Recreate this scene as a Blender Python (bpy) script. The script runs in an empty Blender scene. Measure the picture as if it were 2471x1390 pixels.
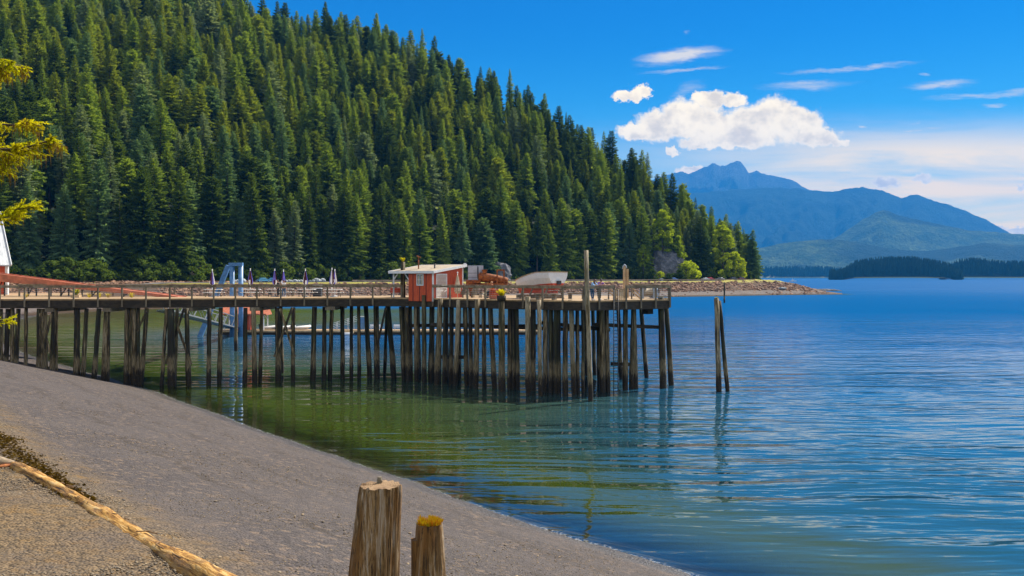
import bpy, bmesh, math, random
import numpy as np
from mathutils import Vector, Matrix, Euler, noise as mnoise
R = math.radians
random.seed(7)
rng = np.random.default_rng(11)
SC = bpy.context.scene
COL = SC.collection
# photo geometry: focal length, principal column, horizon row, eye height above the water (m)
F, CX, HY, CH = 2400.0, 1235.5, 668.0, 10.0
DZ = 8.0                                   # pier deck height above the low-tide water
SUN_AZ, SUN_EL = 47.0, 47.0               # degrees right of the view direction, above the horizon

def gx(px, Y): return (px - CX) / F * Y
def at(px, py, Y): return Vector((gx(px, Y), Y, CH - (py - HY) / F * Y))

# ------------------------------------------------------------------ node helpers
class G:
    def __init__(s, nt): s.nt = nt
    def n(s, t, ins=None, **p):
        nd = s.nt.nodes.new(t)
        for k, v in p.items(): setattr(nd, k, v)
        for k, v in (ins or {}).items(): s.set(nd.inputs[k], v)
        return nd
    def set(s, sock, v):
        if isinstance(v, bpy.types.NodeSocket): s.nt.links.new(v, sock)
        else:
            if isinstance(v, (tuple, list)) and sock.type == 'RGBA' and len(v) == 3: v = (*v, 1)
            sock.default_value = v
    def math(s, op, a, b=0.0, c=0.0, clamp=False):
        nd = s.n('ShaderNodeMath', operation=op, use_clamp=clamp)
        s.set(nd.inputs[0], a); s.set(nd.inputs[1], b); s.set(nd.inputs[2], c)
        return nd.outputs[0]
    def vmath(s, op, a, b=(0, 0, 0)):
        nd = s.n('ShaderNodeVectorMath', operation=op)
        s.set(nd.inputs[0], a); s.set(nd.inputs[1], b)
        return nd.outputs['Value'] if op in ('LENGTH', 'DOT_PRODUCT', 'DISTANCE') else nd.outputs[0]
    def mix(s, f, a, b, blend='MIX'):
        nd = s.n('ShaderNodeMix', data_type='RGBA', blend_type=blend)
        s.set(nd.inputs[0], f); s.set(nd.inputs[6], a); s.set(nd.inputs[7], b)
        return nd.outputs[2]
    def noise(s, vec, scale, detail=4, rough=0.55, dist=0.0):
        nd = s.n('ShaderNodeTexNoise', {'Scale': scale, 'Detail': detail, 'Roughness': rough, 'Distortion': dist})
        if vec is not None: s.set(nd.inputs['Vector'], vec)
        return nd.outputs['Fac']
    def mapv(s, vec, scale=(1, 1, 1), loc=(0, 0, 0), rot=(0, 0, 0)):
        return s.n('ShaderNodeMapping', {'Vector': vec, 'Scale': scale, 'Location': loc, 'Rotation': rot}).outputs[0]
    def step(s, v, lo, hi, a=0.0, b=1.0):
        nd = s.n('ShaderNodeMapRange', {'Value': v, 'From Min': lo, 'From Max': hi, 'To Min': a, 'To Max': b}, interpolation_type='SMOOTHSTEP')
        return nd.outputs[0]
    def ramp(s, f, stops):
        nd = s.n('ShaderNodeValToRGB', {'Fac': f}); r = nd.color_ramp
        while len(r.elements) < len(stops): r.elements.new(0.5)
        for e, (p, c) in zip(r.elements, stops): e.position = p; e.color = (*c, 1)
        return nd.outputs[0]
    def pos(s): return s.n('ShaderNodeNewGeometry').outputs['Position']
    def obj(s): return s.n('ShaderNodeTexCoord').outputs['Object']
    def rnd(s): return s.n('ShaderNodeObjectInfo').outputs['Random']
    def bump(s, h, strength=0.5, dist=0.05):
        return s.n('ShaderNodeBump', {'Height': h, 'Strength': strength, 'Distance': dist}).outputs[0]

def new_mat(name):
    m = bpy.data.materials.new(name); m.use_nodes = True; nt = m.node_tree; nt.nodes.clear()
    g = G(nt); out = g.n('ShaderNodeOutputMaterial')
    return m, g, out
def principled(name, col=(.5, .5, .5), rough=.6, metal=0.0, spec=.4, build=None):
    m, g, out = new_mat(name)
    b = g.n('ShaderNodeBsdfPrincipled', {'Roughness': rough, 'Metallic': metal, 'Specular IOR Level': spec})
    g.set(b.inputs['Base Color'], col)
    g.nt.links.new(b.outputs[0], out.inputs[0])
    if build: build(g, b)
    return m

def m_plain(name, col, rough=.6, metal=0.0, var=.25, scale=3.0):
    def f(g, b):
        n = g.noise(g.pos(), scale, 5, .65)
        g.set(b.inputs['Base Color'], g.mix(g.step(n, .3, .7), tuple(c * (1 - var) for c in col), tuple(min(1, c * (1 + var)) for c in col)))
        g.set(b.inputs['Normal'], g.bump(g.noise(g.pos(), scale * 9, 3), .15, .02))
    return principled(name, col, rough, metal, build=f)
def m_wood(name, dark, light, stretch=(9, 9, .6), rough=.8, bump=.6):
    def f(g, b):
        v = g.mapv(g.obj(), stretch)
        n = g.noise(v, 1.6, 8, .68, .4); n2 = g.noise(g.obj(), .9, 3)
        k = g.math('ADD', g.math('MULTIPLY', n, .75), g.math('MULTIPLY', n2, .25))
        g.set(b.inputs['Base Color'], g.mix(g.step(k, .36, .64), dark, light))
        g.set(b.inputs['Normal'], g.bump(n, bump, .03))
    return principled(name, dark, rough, build=f)
def m_rust(name):
    def f(g, b):
        n = g.noise(g.pos(), 4, 7, .7)
        g.set(b.inputs['Base Color'], g.ramp(n, [(.3, (.04, .013, .005)), (.5, (.19, .055, .014)), (.68, (.38, .14, .035))]))
        g.set(b.inputs['Normal'], g.bump(n, .4, .03))
    return principled(name, (.2, .07, .02), .85, build=f)
def m_leaf(name, col, col2, trans=.4, scale=.6):
    m, g, out = new_mat(name)
    n = g.noise(g.pos(), scale, 3, .6)
    k = g.math('ADD', g.math('MULTIPLY', g.rnd(), .45), g.math('MULTIPLY', g.step(n, .3, .7), .55))
    c = g.mix(k, col, col2)
    d = g.n('ShaderNodeBsdfDiffuse', {'Color': c})
    t = g.n('ShaderNodeBsdfTranslucent', {'Color': g.mix(1.0, c, (1.25, 1.2, .55), 'MULTIPLY')})
    x = g.n('ShaderNodeMixShader', {0: trans, 1: d.outputs[0], 2: t.outputs[0]})
    g.nt.links.new(x.outputs[0], out.inputs[0])
    return m

MT = {}
MT['bark'] = m_wood('bark', (.03, .02, .013), (.11, .08, .055), (6, 6, .5))
MT['white_paint'] = m_plain('white_paint', (.66, .67, .68), .5, var=.08)
MT['off_white'] = m_plain('off_white', (.32, .255, .175), .7, var=.2, scale=1.2)
MT['rust'] = m_rust('rust')
MT['grey_metal'] = m_plain('grey_metal', (.3, .35, .42), .5, var=.15)
MT['blue_steel'] = m_plain('blue_steel', (.08, .19, .36), .45, var=.25, scale=1.5)
MT['dark_metal'] = m_plain('dark_metal', (.03, .03, .035), .5)
MT['rail_wood'] = m_wood('rail_wood', (.1, .075, .045), (.28, .22, .14), (1.5, 1.5, 1.5))
MT['post_wood'] = m_wood('post_wood', (.075, .055, .035), (.23, .19, .13))
MT['dark_wood'] = m_wood('dark_wood', (.012, .009, .006), (.05, .036, .022), (1.2, 1.2, 3))
MT['tan_wood'] = m_wood('tan_wood', (.3, .2, .1), (.52, .38, .22), (2, 2, 2))
MT['rope'] = m_plain('rope', (.35, .3, .22), .9)
MT['black'] = m_plain('black', (.012, .012, .013), .5)
MT['glass'] = principled('window_glass', (.03, .04, .05), .06, 0, .6)
MT['orange_cloth'] = m_plain('orange_cloth', (.6, .13, .02), .9)
MT['maroon'] = m_plain('maroon_cloth', (.075, .012, .018), .85)
MT['violet'] = m_plain('violet_cloth', (.16, .14, .5), .85)
MT['white_cloth'] = m_plain('white_cloth', (.75, .73, .7), .9, var=.1)
MT['blue_cloth'] = m_plain('blue_cloth', (.3, .52, .85), .9)
MT['jeans'] = m_plain('jeans', (.03, .1, .22), .9)
MT['purple_cloth'] = m_plain('purple_cloth', (.2, .05, .42), .9)
MT['skin'] = m_plain('skin', (.5, .27, .17), .55, var=.08)
MT['hair_brown'] = m_plain('hair_brown', (.06, .022, .012), .6)
MT['hair_black'] = m_plain('hair_black', (.012, .009, .008), .6)
MT['hair_fair'] = m_plain('hair_fair', (.4, .2, .08), .6)
MT['beige_cloth'] = m_plain('beige_cloth', (.55, .48, .36), .9)
MT['yellow_leaf'] = m_leaf('yellow_leaf', (.45, .4, .015), (.7, .58, .025), .4, 4)
MT['green_leaf'] = m_leaf('green_leaf', (.07, .12, .012), (.2, .25, .02), .4, 4)
MT['tyre'] = m_plain('tyre', (.015, .015, .015), .8)
MT['lamp_red'] = principled('lamp_red', (.4, .01, .01), .2)
MT['chrome'] = principled('chrome', (.7, .7, .72), .2, 1)
MT['grey_plastic'] = m_plain('grey_plastic', (.5, .52, .53), .5, var=.1)

def f_red(g, b):
    p = g.obj()
    sx = g.n('ShaderNodeSeparateXYZ', {0: p})
    u = g.math('ADD', sx.outputs[0], sx.outputs[1])
    fr = g.math('FRACT', g.math('MULTIPLY', u, 6.0))
    groove = g.step(g.math('ABSOLUTE', g.math('SUBTRACT', fr, .5)), .36, .49)
    n = g.noise(g.mapv(p, (5, 5, .8)), 2, 6, .7)
    c = g.mix(g.step(n, .3, .75), (.4, .047, .012), (.63, .105, .028))
    g.set(b.inputs['Base Color'], g.mix(groove, c, (.12, .014, .008)))
    g.set(b.inputs['Normal'], g.bump(g.math('MULTIPLY', groove, -1), .6, .02))
MT['red_boards'] = principled('red_boards', (.5, .05, .02), .65, build=f_red)
MT['red_paint'] = m_plain('red_paint', (.42, .125, .06), .6, var=.25, scale=1.5)
MT['red_hull'] = m_plain('red_hull', (.42, .05, .02), .6, var=.35, scale=2)

def f_pile(g, b, bias=0.0):
    p = g.pos(); sx = g.n('ShaderNodeSeparateXYZ', {0: p}); z = sx.outputs[2]
    st = g.noise(g.mapv(p, (5, 5, .28)), 1.3, 7, .7, .3)
    st2 = g.noise(g.mapv(p, (9, 9, .9)), 2.2, 5, .6)
    st0 = st; st = g.math('ADD', st, g.math('MULTIPLY', g.math('SUBTRACT', g.rnd(), .5 - bias), .16))
    wood = g.ramp(st, [(.4, (.004, .0028, .001)), (.49, (.016, .01, .004)), (.54, (.07, .045, .016)), (.59, (.19, .135, .06)), (.68, (.36, .29, .19))])
    wood = g.mix(g.math('MULTIPLY', g.step(g.noise(g.mapv(p, (1.5, 1.5, .25)), 1.0, 3), .45, .65), .5), wood, (.045, .055, .02))
    wood = g.mix(g.math('MULTIPLY', g.step(st2, .45, .7), .75), wood, (.01, .008, .004))
    zz = g.math('ADD', z, g.math('ADD', g.math('MULTIPLY', g.math('SUBTRACT', st0, .5), 2.6), g.math('MULTIPLY', g.math('SUBTRACT', st2, .5), 1.6)))
    barn = g.mix(g.step(st2, .3, .7), (.045, .034, .014), (.24, .185, .1))
    vor = g.noise(p, 14, 4, .7)
    mus = g.mix(g.step(vor, .56, .72), (.009, .006, .003), (.2, .115, .018))
    c = g.mix(g.step(zz, 2.5, 2.8), barn, wood)
    c = g.mix(g.step(zz, 1.2, 1.7), mus, c)
    g.set(b.inputs['Base Color'], c)
    g.set(b.inputs['Normal'], g.bump(g.math('ADD', st, g.math('MULTIPLY', vor, .4)), .7, .05))
MT['pile'] = principled('pile_wood', (.05, .04, .02), .75, build=f_pile)
MT['pale_pile'] = principled('pale_pile_wood', (.2, .18, .14), .8, build=lambda g, b: f_pile(g, b, .85))
def f_stump(g, b):
    p = g.obj()
    st = g.noise(g.mapv(p, (1, 1, .06)), 17, 10, .74, .7)
    n2 = g.noise(g.mapv(p, (1, 1, .3)), 2.6, 4, .6)
    fine = g.noise(g.mapv(p, (1, 1, .045)), 60, 6, .75)
    c = g.ramp(st, [(.36, (.01, .005, .001)), (.45, (.12, .06, .014)), (.53, (.27, .165, .065)), (.64, (.46, .4, .32))])
    c = g.mix(g.math('MULTIPLY', g.step(n2, .48, .62), .7), c, (.2, .085, .012))
    c = g.mix(g.math('MULTIPLY', g.step(fine, .52, .6), .85), c, (.012, .006, .002))
    g.set(b.inputs['Base Color'], c)
    g.set(b.inputs['Normal'], g.bump(g.math('ADD', st, g.math('MULTIPLY', fine, .5)), .9, .035))
MT['stump'] = principled('stump_wood', (.2, .12, .06), .85, build=f_stump)
def f_cut(g, b):
    p = g.obj(); sx = g.n('ShaderNodeSeparateXYZ', {0: p})
    r = g.vmath('LENGTH', g.n('ShaderNodeCombineXYZ', {0: sx.outputs[0], 1: sx.outputs[1]}).outputs[0])
    w = g.math('SINE', g.math('MULTIPLY', g.math('ADD', r, g.math('MULTIPLY', g.noise(p, 6, 3), .03)), 260))
    n = g.noise(p, 9, 6, .7)
    c = g.mix(g.step(w, -1, 1), (.17, .1, .045), (.27, .17, .085))
    g.set(b.inputs['Base Color'], g.mix(g.step(n, .5, .7), c, (.1, .045, .015)))
    g.set(b.inputs['Normal'], g.bump(n, .5, .02))
MT['cut_wood'] = principled('cut_wood', (.4, .25, .12), .8, build=f_cut)
def f_log(g, b):
    p = g.obj()
    st = g.noise(g.mapv(p, (.12, 1, 1)), 10, 8, .7, .6); n2 = g.noise(p, 1.8, 4, .6)
    c = g.ramp(st, [(.34, (.02, .009, .002)), (.45, (.22, .1, .018)), (.54, (.46, .245, .055)), (.67, (.56, .4, .19))])
    c = g.mix(g.math('MULTIPLY', g.step(n2, .5, .62), .4), c, (.16, .11, .06))
    g.set(b.inputs['Base Color'], c)
    g.set(b.inputs['Normal'], g.bump(g.math('ADD', st, n2), .9, .06))
MT['log'] = principled('log_wood', (.45, .28, .1), .85, build=f_log)
def f_deck(g, b):
    p = g.pos()
    n = g.noise(g.mapv(p, (1, 6, 1)), 1.2, 6, .65)
    g.set(b.inputs['Base Color'], g.mix(g.step(n, .3, .7), (.22, .14, .07), (.4, .27, .14)))
MT['deck'] = principled('deck_boards', (.45, .3, .16), .8, build=f_deck)
def f_rock(g, b):
    p = g.pos(); n = g.noise(p, .45, 8, .7); n2 = g.noise(p, 2.5, 5, .65)
    c = g.ramp(n, [(.3, (.06, .065, .075)), (.5, (.17, .165, .18)), (.7, (.34, .32, .34))])
    g.set(b.inputs['Base Color'], g.mix(g.math('MULTIPLY', g.step(n2, .5, .7), .5), c, (.05, .07, .03)))
    g.set(b.inputs['Normal'], g.bump(g.math('ADD', n, n2), .9, .8))
MT['rock'] = principled('cliff_rock', (.15, .15, .16), .9, build=f_rock)
def m_stone(name, a, b_, c_):
    def f(g, b):
        p = g.pos(); n = g.noise(p, 2.0, 6, .7); r = g.rnd()
        c = g.mix(r, a, b_)
        g.set(b.inputs['Base Color'], g.mix(g.step(n, .4, .7), c, c_))
        g.set(b.inputs['Normal'], g.bump(n, .5, .1))
    return principled(name, a, .85, build=f)
MT['riprap'] = m_stone('riprap_stone', (.09, .045, .028), (.3, .16, .085), (.17, .1, .065))
MT['boulder'] = m_stone('boulder_stone', (.2, .23, .25), (.36, .38, .4), (.26, .29, .31))
MT['pebble'] = m_stone('pebble_stone', (.05, .045, .04), (.3, .22, .13), (.15, .12, .085))

# ------------------------------------------------------------------ mesh helpers
class MB:
    def __init__(s): s.v = []; s.f = []; s.mi = []; s.sm = []
    def add(s, vs, fs, mi=0, smooth=False):
        o = len(s.v); s.v.extend([tuple(v) for v in vs])
        for f in fs: s.f.append([o + i for i in f]); s.mi.append(mi); s.sm.append(smooth)
        return s
    def box(s, c, size, rz=0.0, mi=0, mat=None):
        hx, hy, hz = [q / 2 for q in size]
        vs = [Vector((x, y, z)) for z in (-hz, hz) for y in (-hy, hy) for x in (-hx, hx)]
        M = mat if mat else Matrix.Rotation(rz, 3, 'Z')
        vs = [M @ v + Vector(c) for v in vs]
        return s.add(vs, [(0, 2, 3, 1), (4, 5, 7, 6), (0, 1, 5, 4), (2, 6, 7, 3), (0, 4, 6, 2), (1, 3, 7, 5)], mi)
    def beam(s, a, b, w, h, mi=0):
        a = Vector(a); b = Vector(b); d = b - a; L = d.length; x = d / L
        up = Vector((0, 0, 1)) if abs(x.z) < .98 else Vector((0, 1, 0))
        y = up.cross(x).normalized(); z = x.cross(y)
        M = Matrix((x, y, z)).transposed()
        return s.box((a + b) / 2, (L, w, h), mat=M, mi=mi)
    def tube(s, pts, rs, n=10, mi=0, cap=True, jit=0.0, smooth=True):
        pts = [Vector(p) for p in pts]
        if not isinstance(rs, (list, tuple)): rs = [rs] * len(pts)
        vs = []; fs = []
        prev = None
        for i, p in enumerate(pts):
            d = (pts[min(i + 1, len(pts) - 1)] - pts[max(i - 1, 0)]).normalized()
            if prev is None:
                u = d.orthogonal().normalized()
            else:
                u = (prev - d * prev.dot(d)).normalized()
            prev = u; w = d.cross(u)
            for k in range(n):
                a = 2 * math.pi * k / n; r = rs[i] * (1 + (random.uniform(-jit, jit) if jit else 0))
                vs.append(p + (u * math.cos(a) + w * math.sin(a)) * r)
        for i in range(len(pts) - 1):
            for k in range(n):
                k2 = (k + 1) % n
                fs.append((i * n + k, i * n + k2, (i + 1) * n + k2, (i + 1) * n + k))
        s.add(vs, fs, mi, smooth)
        if cap:
            o = len(s.v) - len(vs)
            s.f.append([o + k for k in range(n)][::-1]); s.mi.append(mi); s.sm.append(False)
            s.f.append([o + (len(pts) - 1) * n + k for k in range(n)]); s.mi.append(mi); s.sm.append(False)
        return s
    def ball(s, c, r, n=8, m=6, mi=0, jit=0.0, smooth=True):
        c = Vector(c); r = Vector(r) if not isinstance(r, (int, float)) else Vector((r, r, r))
        vs = [c + Vector((0, 0, r.z))]
        for i in range(1, m):
            t = math.pi * i / m
            for k in range(n):
                a = 2 * math.pi * k / n; j = 1 + (random.uniform(-jit, jit) if jit else 0)
                vs.append(c + Vector((r.x * math.sin(t) * math.cos(a) * j, r.y * math.sin(t) * math.sin(a) * j, r.z * math.cos(t) * j)))
        vs.append(c - Vector((0, 0, r.z)))
        fs = [(0, 1 + k, 1 + (k + 1) % n) for k in range(n)]
        for i in range(m - 2):
            for k in range(n):
                a = 1 + i * n + k; b = 1 + i * n + (k + 1) % n
                fs.append((a, a + n, b + n, b))
        e = len(vs) - 1; o = 1 + (m - 2) * n
        fs += [(o + k, e, o + (k + 1) % n) for k in range(n)]
        return s.add(vs, fs, mi, smooth)
    def poly(s, pts, z0, z1, mi=0):
        n = len(pts); vs = [(p[0], p[1], z0) for p in pts] + [(p[0], p[1], z1) for p in pts]
        fs = [tuple(range(n - 1, -1, -1)), tuple(range(n, 2 * n))] + [(i, (i + 1) % n, n + (i + 1) % n, n + i) for i in range(n)]
        return s.add(vs, fs, mi)
    def mesh(s, name, mats):
        me = bpy.data.meshes.new(name)
        me.from_pydata(s.v, [], s.f)
        for m in (mats if isinstance(mats, (list, tuple)) else [mats]): me.materials.append(MT[m] if isinstance(m, str) else m)
        me.polygons.foreach_set('material_index', s.mi); me.polygons.foreach_set('use_smooth', s.sm)
        me.update(); return me
    def build(s, name, mats, parent=None, loc=None, rz=None):
        return link(bpy.data.objects.new(name, s.mesh(name, mats)), parent, loc, rz)
def link(o, parent=None, loc=None, rz=None):
    COL.objects.link(o)
    if parent: o.parent = parent
    if loc is not None: o.location = loc
    if rz is not None: o.rotation_euler = (0, 0, rz)
    return o
def tag(o, label, cat, group=None):
    o['label'] = label; o['category'] = cat
    if group: o['group'] = group
    return o
def kind(o, k, label=None, cat=None):
    o['kind'] = k
    if label: o['label'] = label
    if cat: o['category'] = cat
    return o
def thing(name, label, cat, loc=(0, 0, 0), rz=0.0, group=None):
    o = bpy.data.objects.new(name, None); COL.objects.link(o)
    o.location = loc; o.rotation_euler = (0, 0, rz); o.empty_display_size = .5
    return tag(o, label, cat, group)
def dup(root, loc, rz=0.0, label=None, scale=None):
    r = root.copy(); COL.objects.link(r); r.location = loc; r.rotation_euler = (0, 0, rz)
    if scale is not None: r.scale = scale if isinstance(scale, (tuple, list)) else (scale,) * 3
    if label: r['label'] = label
    for ch in list(root.children):
        c = ch.copy(); COL.objects.link(c); c.parent = r
        for q in ch.children:
            d = q.copy(); COL.objects.link(d); d.parent = c
    return r
def grid_mesh(name, X, Y, Z, mat, attrs=None, smooth=True):
    ny, nx = X.shape
    me = bpy.data.meshes.new(name)
    co = np.stack([X, Y, Z], -1).reshape(-1, 3).astype(np.float32)
    i = np.arange(ny * nx).reshape(ny, nx)
    q = np.stack([i[:-1, :-1], i[:-1, 1:], i[1:, 1:], i[1:, :-1]], -1).reshape(-1, 4)
    me.vertices.add(len(co)); me.vertices.foreach_set('co', co.ravel())
    me.loops.add(q.size); me.loops.foreach_set('vertex_index', q.ravel().astype(np.int32))
    me.polygons.add(len(q)); me.polygons.foreach_set('loop_start', np.arange(0, q.size, 4, dtype=np.int32))
    me.update(calc_edges=True)
    me.polygons.foreach_set('use_smooth', [smooth] * len(q))
    for k, a in (attrs or {}).items():
        at_ = me.attributes.new(k, 'FLOAT', 'POINT'); at_.data.foreach_set('value', a.ravel().astype(np.float32))
    me.materials.append(mat)
    o = bpy.data.objects.new(name, me); COL.objects.link(o)
    return o
def scatter(name, co, rz, sc, vi, sources, tilt=None):
    """ONE stuff object: copies of the source objects on points (geometry nodes)."""
    me = bpy.data.meshes.new(name); me.vertices.add(len(co)); me.vertices.foreach_set('co', np.asarray(co, np.float32).ravel())
    a = me.attributes.new('rot', 'FLOAT_VECTOR', 'POINT')
    rv = np.zeros((len(co), 3), np.float32); rv[:, 2] = rz
    if tilt is not None: rv[:, 0] = tilt
    a.data.foreach_set('vector', rv.ravel())
    a = me.attributes.new('siz', 'FLOAT_VECTOR', 'POINT'); sc = np.asarray(sc, np.float32)
    if sc.ndim == 1: sc = np.repeat(sc[:, None], 3, 1)
    a.data.foreach_set('vector', sc.ravel())
    a = me.attributes.new('pick', 'INT', 'POINT'); a.data.foreach_set('value', np.asarray(vi, np.int32))
    o = bpy.data.objects.new(name, me); COL.objects.link(o)
    c = bpy.data.collections.new(name + '_kinds')
    for s_ in sources: c.objects.link(s_)
    nt = bpy.data.node_groups.new(name + '_nodes', 'GeometryNodeTree')
    nt.interface.new_socket('Geometry', in_out='INPUT', socket_type='NodeSocketGeometry')
    nt.interface.new_socket('Geometry', in_out='OUTPUT', socket_type='NodeSocketGeometry')
    N = nt.nodes; L = nt.links
    gi = N.new('NodeGroupInput'); go = N.new('NodeGroupOutput')
    ci = N.new('GeometryNodeCollectionInfo'); ci.inputs['Collection'].default_value = c
    ci.inputs['Separate Children'].default_value = True; ci.inputs['Reset Children'].default_value = True
    ip = N.new('GeometryNodeInstanceOnPoints'); ip.inputs['Pick Instance'].default_value = True
    def na(nm, dt):
        q = N.new('GeometryNodeInputNamedAttribute'); q.data_type = dt; q.inputs[0].default_value = nm
        return [s_ for s_ in q.outputs if s_.enabled][0]
    L.new(gi.outputs[0], ip.inputs['Points']); L.new(ci.outputs[0], ip.inputs['Instance'])
    L.new(na('pick', 'INT'), ip.inputs['Instance Index'])
    e = N.new('FunctionNodeEulerToRotation'); L.new(na('rot', 'FLOAT_VECTOR'), e.inputs[0]); L.new(e.outputs[0], ip.inputs['Rotation'])
    L.new(na('siz', 'FLOAT_VECTOR'), ip.inputs['Scale']); L.new(ip.outputs[0], go.inputs[0])
    md = o.modifiers.new('copies', 'NODES'); md.node_group = nt
    o['kind'] = 'stuff'
    return o
# ------------------------------------------------------------------ land
SHORE = [(40, -30), (34, -15), (22, 10), (14, 22), (6.4, 33.2), (1.7, 38.6), (-4.7, 48.3), (-15.8, 63.7), (-33.2, 89.9), (-66, 132), (-95, 180),
         (-117, 232), (-124, 262), (-122, 290), (-109, 312), (-91, 343), (-56, 400), (-6.6, 444), (54, 490), (99, 511),
         (140, 545), (168, 558), (192, 571), (190, 585), (166, 612), (152, 650), (160, 720), (195, 850), (300, 1250)]
SH = np.array(SHORE, float)
def _smooth(p):
    a = p[:-1] * .75 + p[1:] * .25; b = p[:-1] * .25 + p[1:] * .75
    q = np.empty((2 * len(a), 2)); q[0::2] = a; q[1::2] = b
    return np.vstack([p[:1], q, p[-1:]])
SHS = _smooth(_smooth(SH))
POLY = np.vstack([SHS, [(-900, 1250), (-900, -80), (40, -80)]])
def sdist(X, Y):
    X = np.asarray(X, float); Y = np.asarray(Y, float); sh = X.shape; x = X.ravel(); y = Y.ravel()
    d2 = np.full(x.shape, 1e18)
    for (ax, ay), (bx, by) in zip(SHS[:-1], SHS[1:]):
        dx, dy = bx - ax, by - ay; L = dx * dx + dy * dy
        t = np.clip(((x - ax) * dx + (y - ay) * dy) / L, 0, 1)
        d2 = np.minimum(d2, (x - ax - t * dx) ** 2 + (y - ay - t * dy) ** 2)
    ins = np.zeros(x.shape, bool); n = len(POLY); j = n - 1
    for i in range(n):
        xi, yi = POLY[i]; xj, yj = POLY[j]
        if yi != yj:
            c = ((yi > y) != (yj > y)) & (x < (xj - xi) * (y - yi) / (yj - yi) + xi)
            ins ^= c
        j = i
    return np.where(ins, np.sqrt(d2), -np.sqrt(d2)).reshape(sh)
def sstep(x, a, b):
    t = np.clip((x - a) / (b - a), 0, 1); return t * t * (3 - 2 * t)
# hill: forest edge distance and tree-top skyline along each direction from the landing
C_ = np.array([-900, -500, -250, 0, 200, 400, 600, 900, 1200, 1500, 1700, 1800, 1822])
D0_ = np.array([330, 325, 322, 325, 338, 360, 390, 440, 488, 538, 572, 590, 594])
SKY_ = np.array([(-900, -330), (-500, -330), (0, -230), (300, -130), (630, -12), (800, 18), (900, 42), (1010, 78), (1130, 148), (1290, 218), (1430, 305), (1530, 362), (1630, 436), (1700, 478), (1760, 515), (1795, 575), (1822, 640)])
def hill_cols(c):
    d0 = np.interp(c, C_, D0_)
    ysk = np.interp(c, SKY_[:, 0], SKY_[:, 1])
    th = np.interp(c, [1500, 1822], [30., 24.])
    dr = d0 + 100
    for _ in range(12):
        yg = np.minimum(ysk + th * F / dr, 655)
        a = (HY - yg) / F
        dr = np.clip((1 + .6 * d0) / (.6 - a), d0 + 14, d0 + 620)
    zr = CH + a * dr
    return d0, dr, zr
def fbm(X, Y, s, seed=0):
    out = np.zeros(np.shape(X)); amp = 1.0
    r = np.random.default_rng(seed)
    for k in range(5):
        for j in range(3):
            an = r.uniform(0, 6.28); ph = r.uniform(0, 6.28)
            out += amp * np.sin((X * math.cos(an) + Y * math.sin(an)) * s * 2 ** k * r.uniform(.8, 1.2) + ph) / 3
        amp *= .55
    return out
def zland(X, Y):
    X = np.asarray(X, float); Y = np.asarray(Y, float)
    d = sdist(X, Y)
    near = np.where(d < -6, -1.57 + (.07 + .25 * (1 - sstep(Y, 45, 78)) + .2 * sstep(X, 9, 22) + .22 * sstep(X, -8, 18) * (1 - sstep(Y, 45, 90))) * (d + 6), .262 * d); near = np.where(d < 19, near, 4.98 + .055 * (d - 19)); near = np.clip(near, -6.5, 7.4)
    k = np.where(d > 0, sstep(Y, 75, 130), 0); near = near * (1 - .3 * k)
    cove = np.clip(np.where(d < 0, .03 * d, np.where(d < 28, .1 * d, np.where(d < 42, 2.8 + .34 * (d - 28), 7.56 + .02 * (d - 42)))), -5, 8.4)
    far = np.where(d < 0, .6 * d, np.where(d < 9, .27 * d, np.where(d < 21, 2.43 + .44 * (d - 9), 7.71 + .03 * (d - 21))))
    far = np.clip(far, -5, 9)
    tip = np.clip((203 - X) / 50, .3, 1); far = np.where(d > 0, far * np.where(Y < 640, tip, 1), far)
    w1 = sstep(Y, 150, 235); w2 = sstep(Y, 285, 345)
    z = near * (1 - w1) + (cove * (1 - w2) + far * w2) * w1
    Ys = np.maximum(Y, 1.0); c = X / Ys * F + CX
    d0, dr, zr = hill_cols(c)
    s = (Y - d0) / (dr - d0)
    prof = np.where(s < 1, 8.2 + (zr - 8.2) * np.clip(s, 0, 1) ** .95, zr - (s - 1) * np.maximum(zr, 20) * .8)
    prof = prof + np.where((s > .05), 2.2 * fbm(X, Y, .035, 3), 0) * np.clip(s * 4, 0, 1)
    prof = 8.0 + (prof - 8.0) * (1 - sstep(c, 1765, 1822))
    hill = (s > 0) & (Y > 250) & (c < 1822) & (d > 5)
    return np.where(hill, np.maximum(z, np.maximum(prof, 4)), z)
def zl(x, y): return float(zland(np.array([x]), np.array([y]))[0])
def ground(px, py):
    """the point where the sight line through a photo pixel meets the land"""
    Y = 3.0 * 1.003 ** np.arange(1800); z = CH - (py - HY) / F * Y
    i = int(np.argmax(z <= np.maximum(0, zland((px - CX) / F * Y, Y)))); return at(px, py, float(Y[i]))

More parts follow.
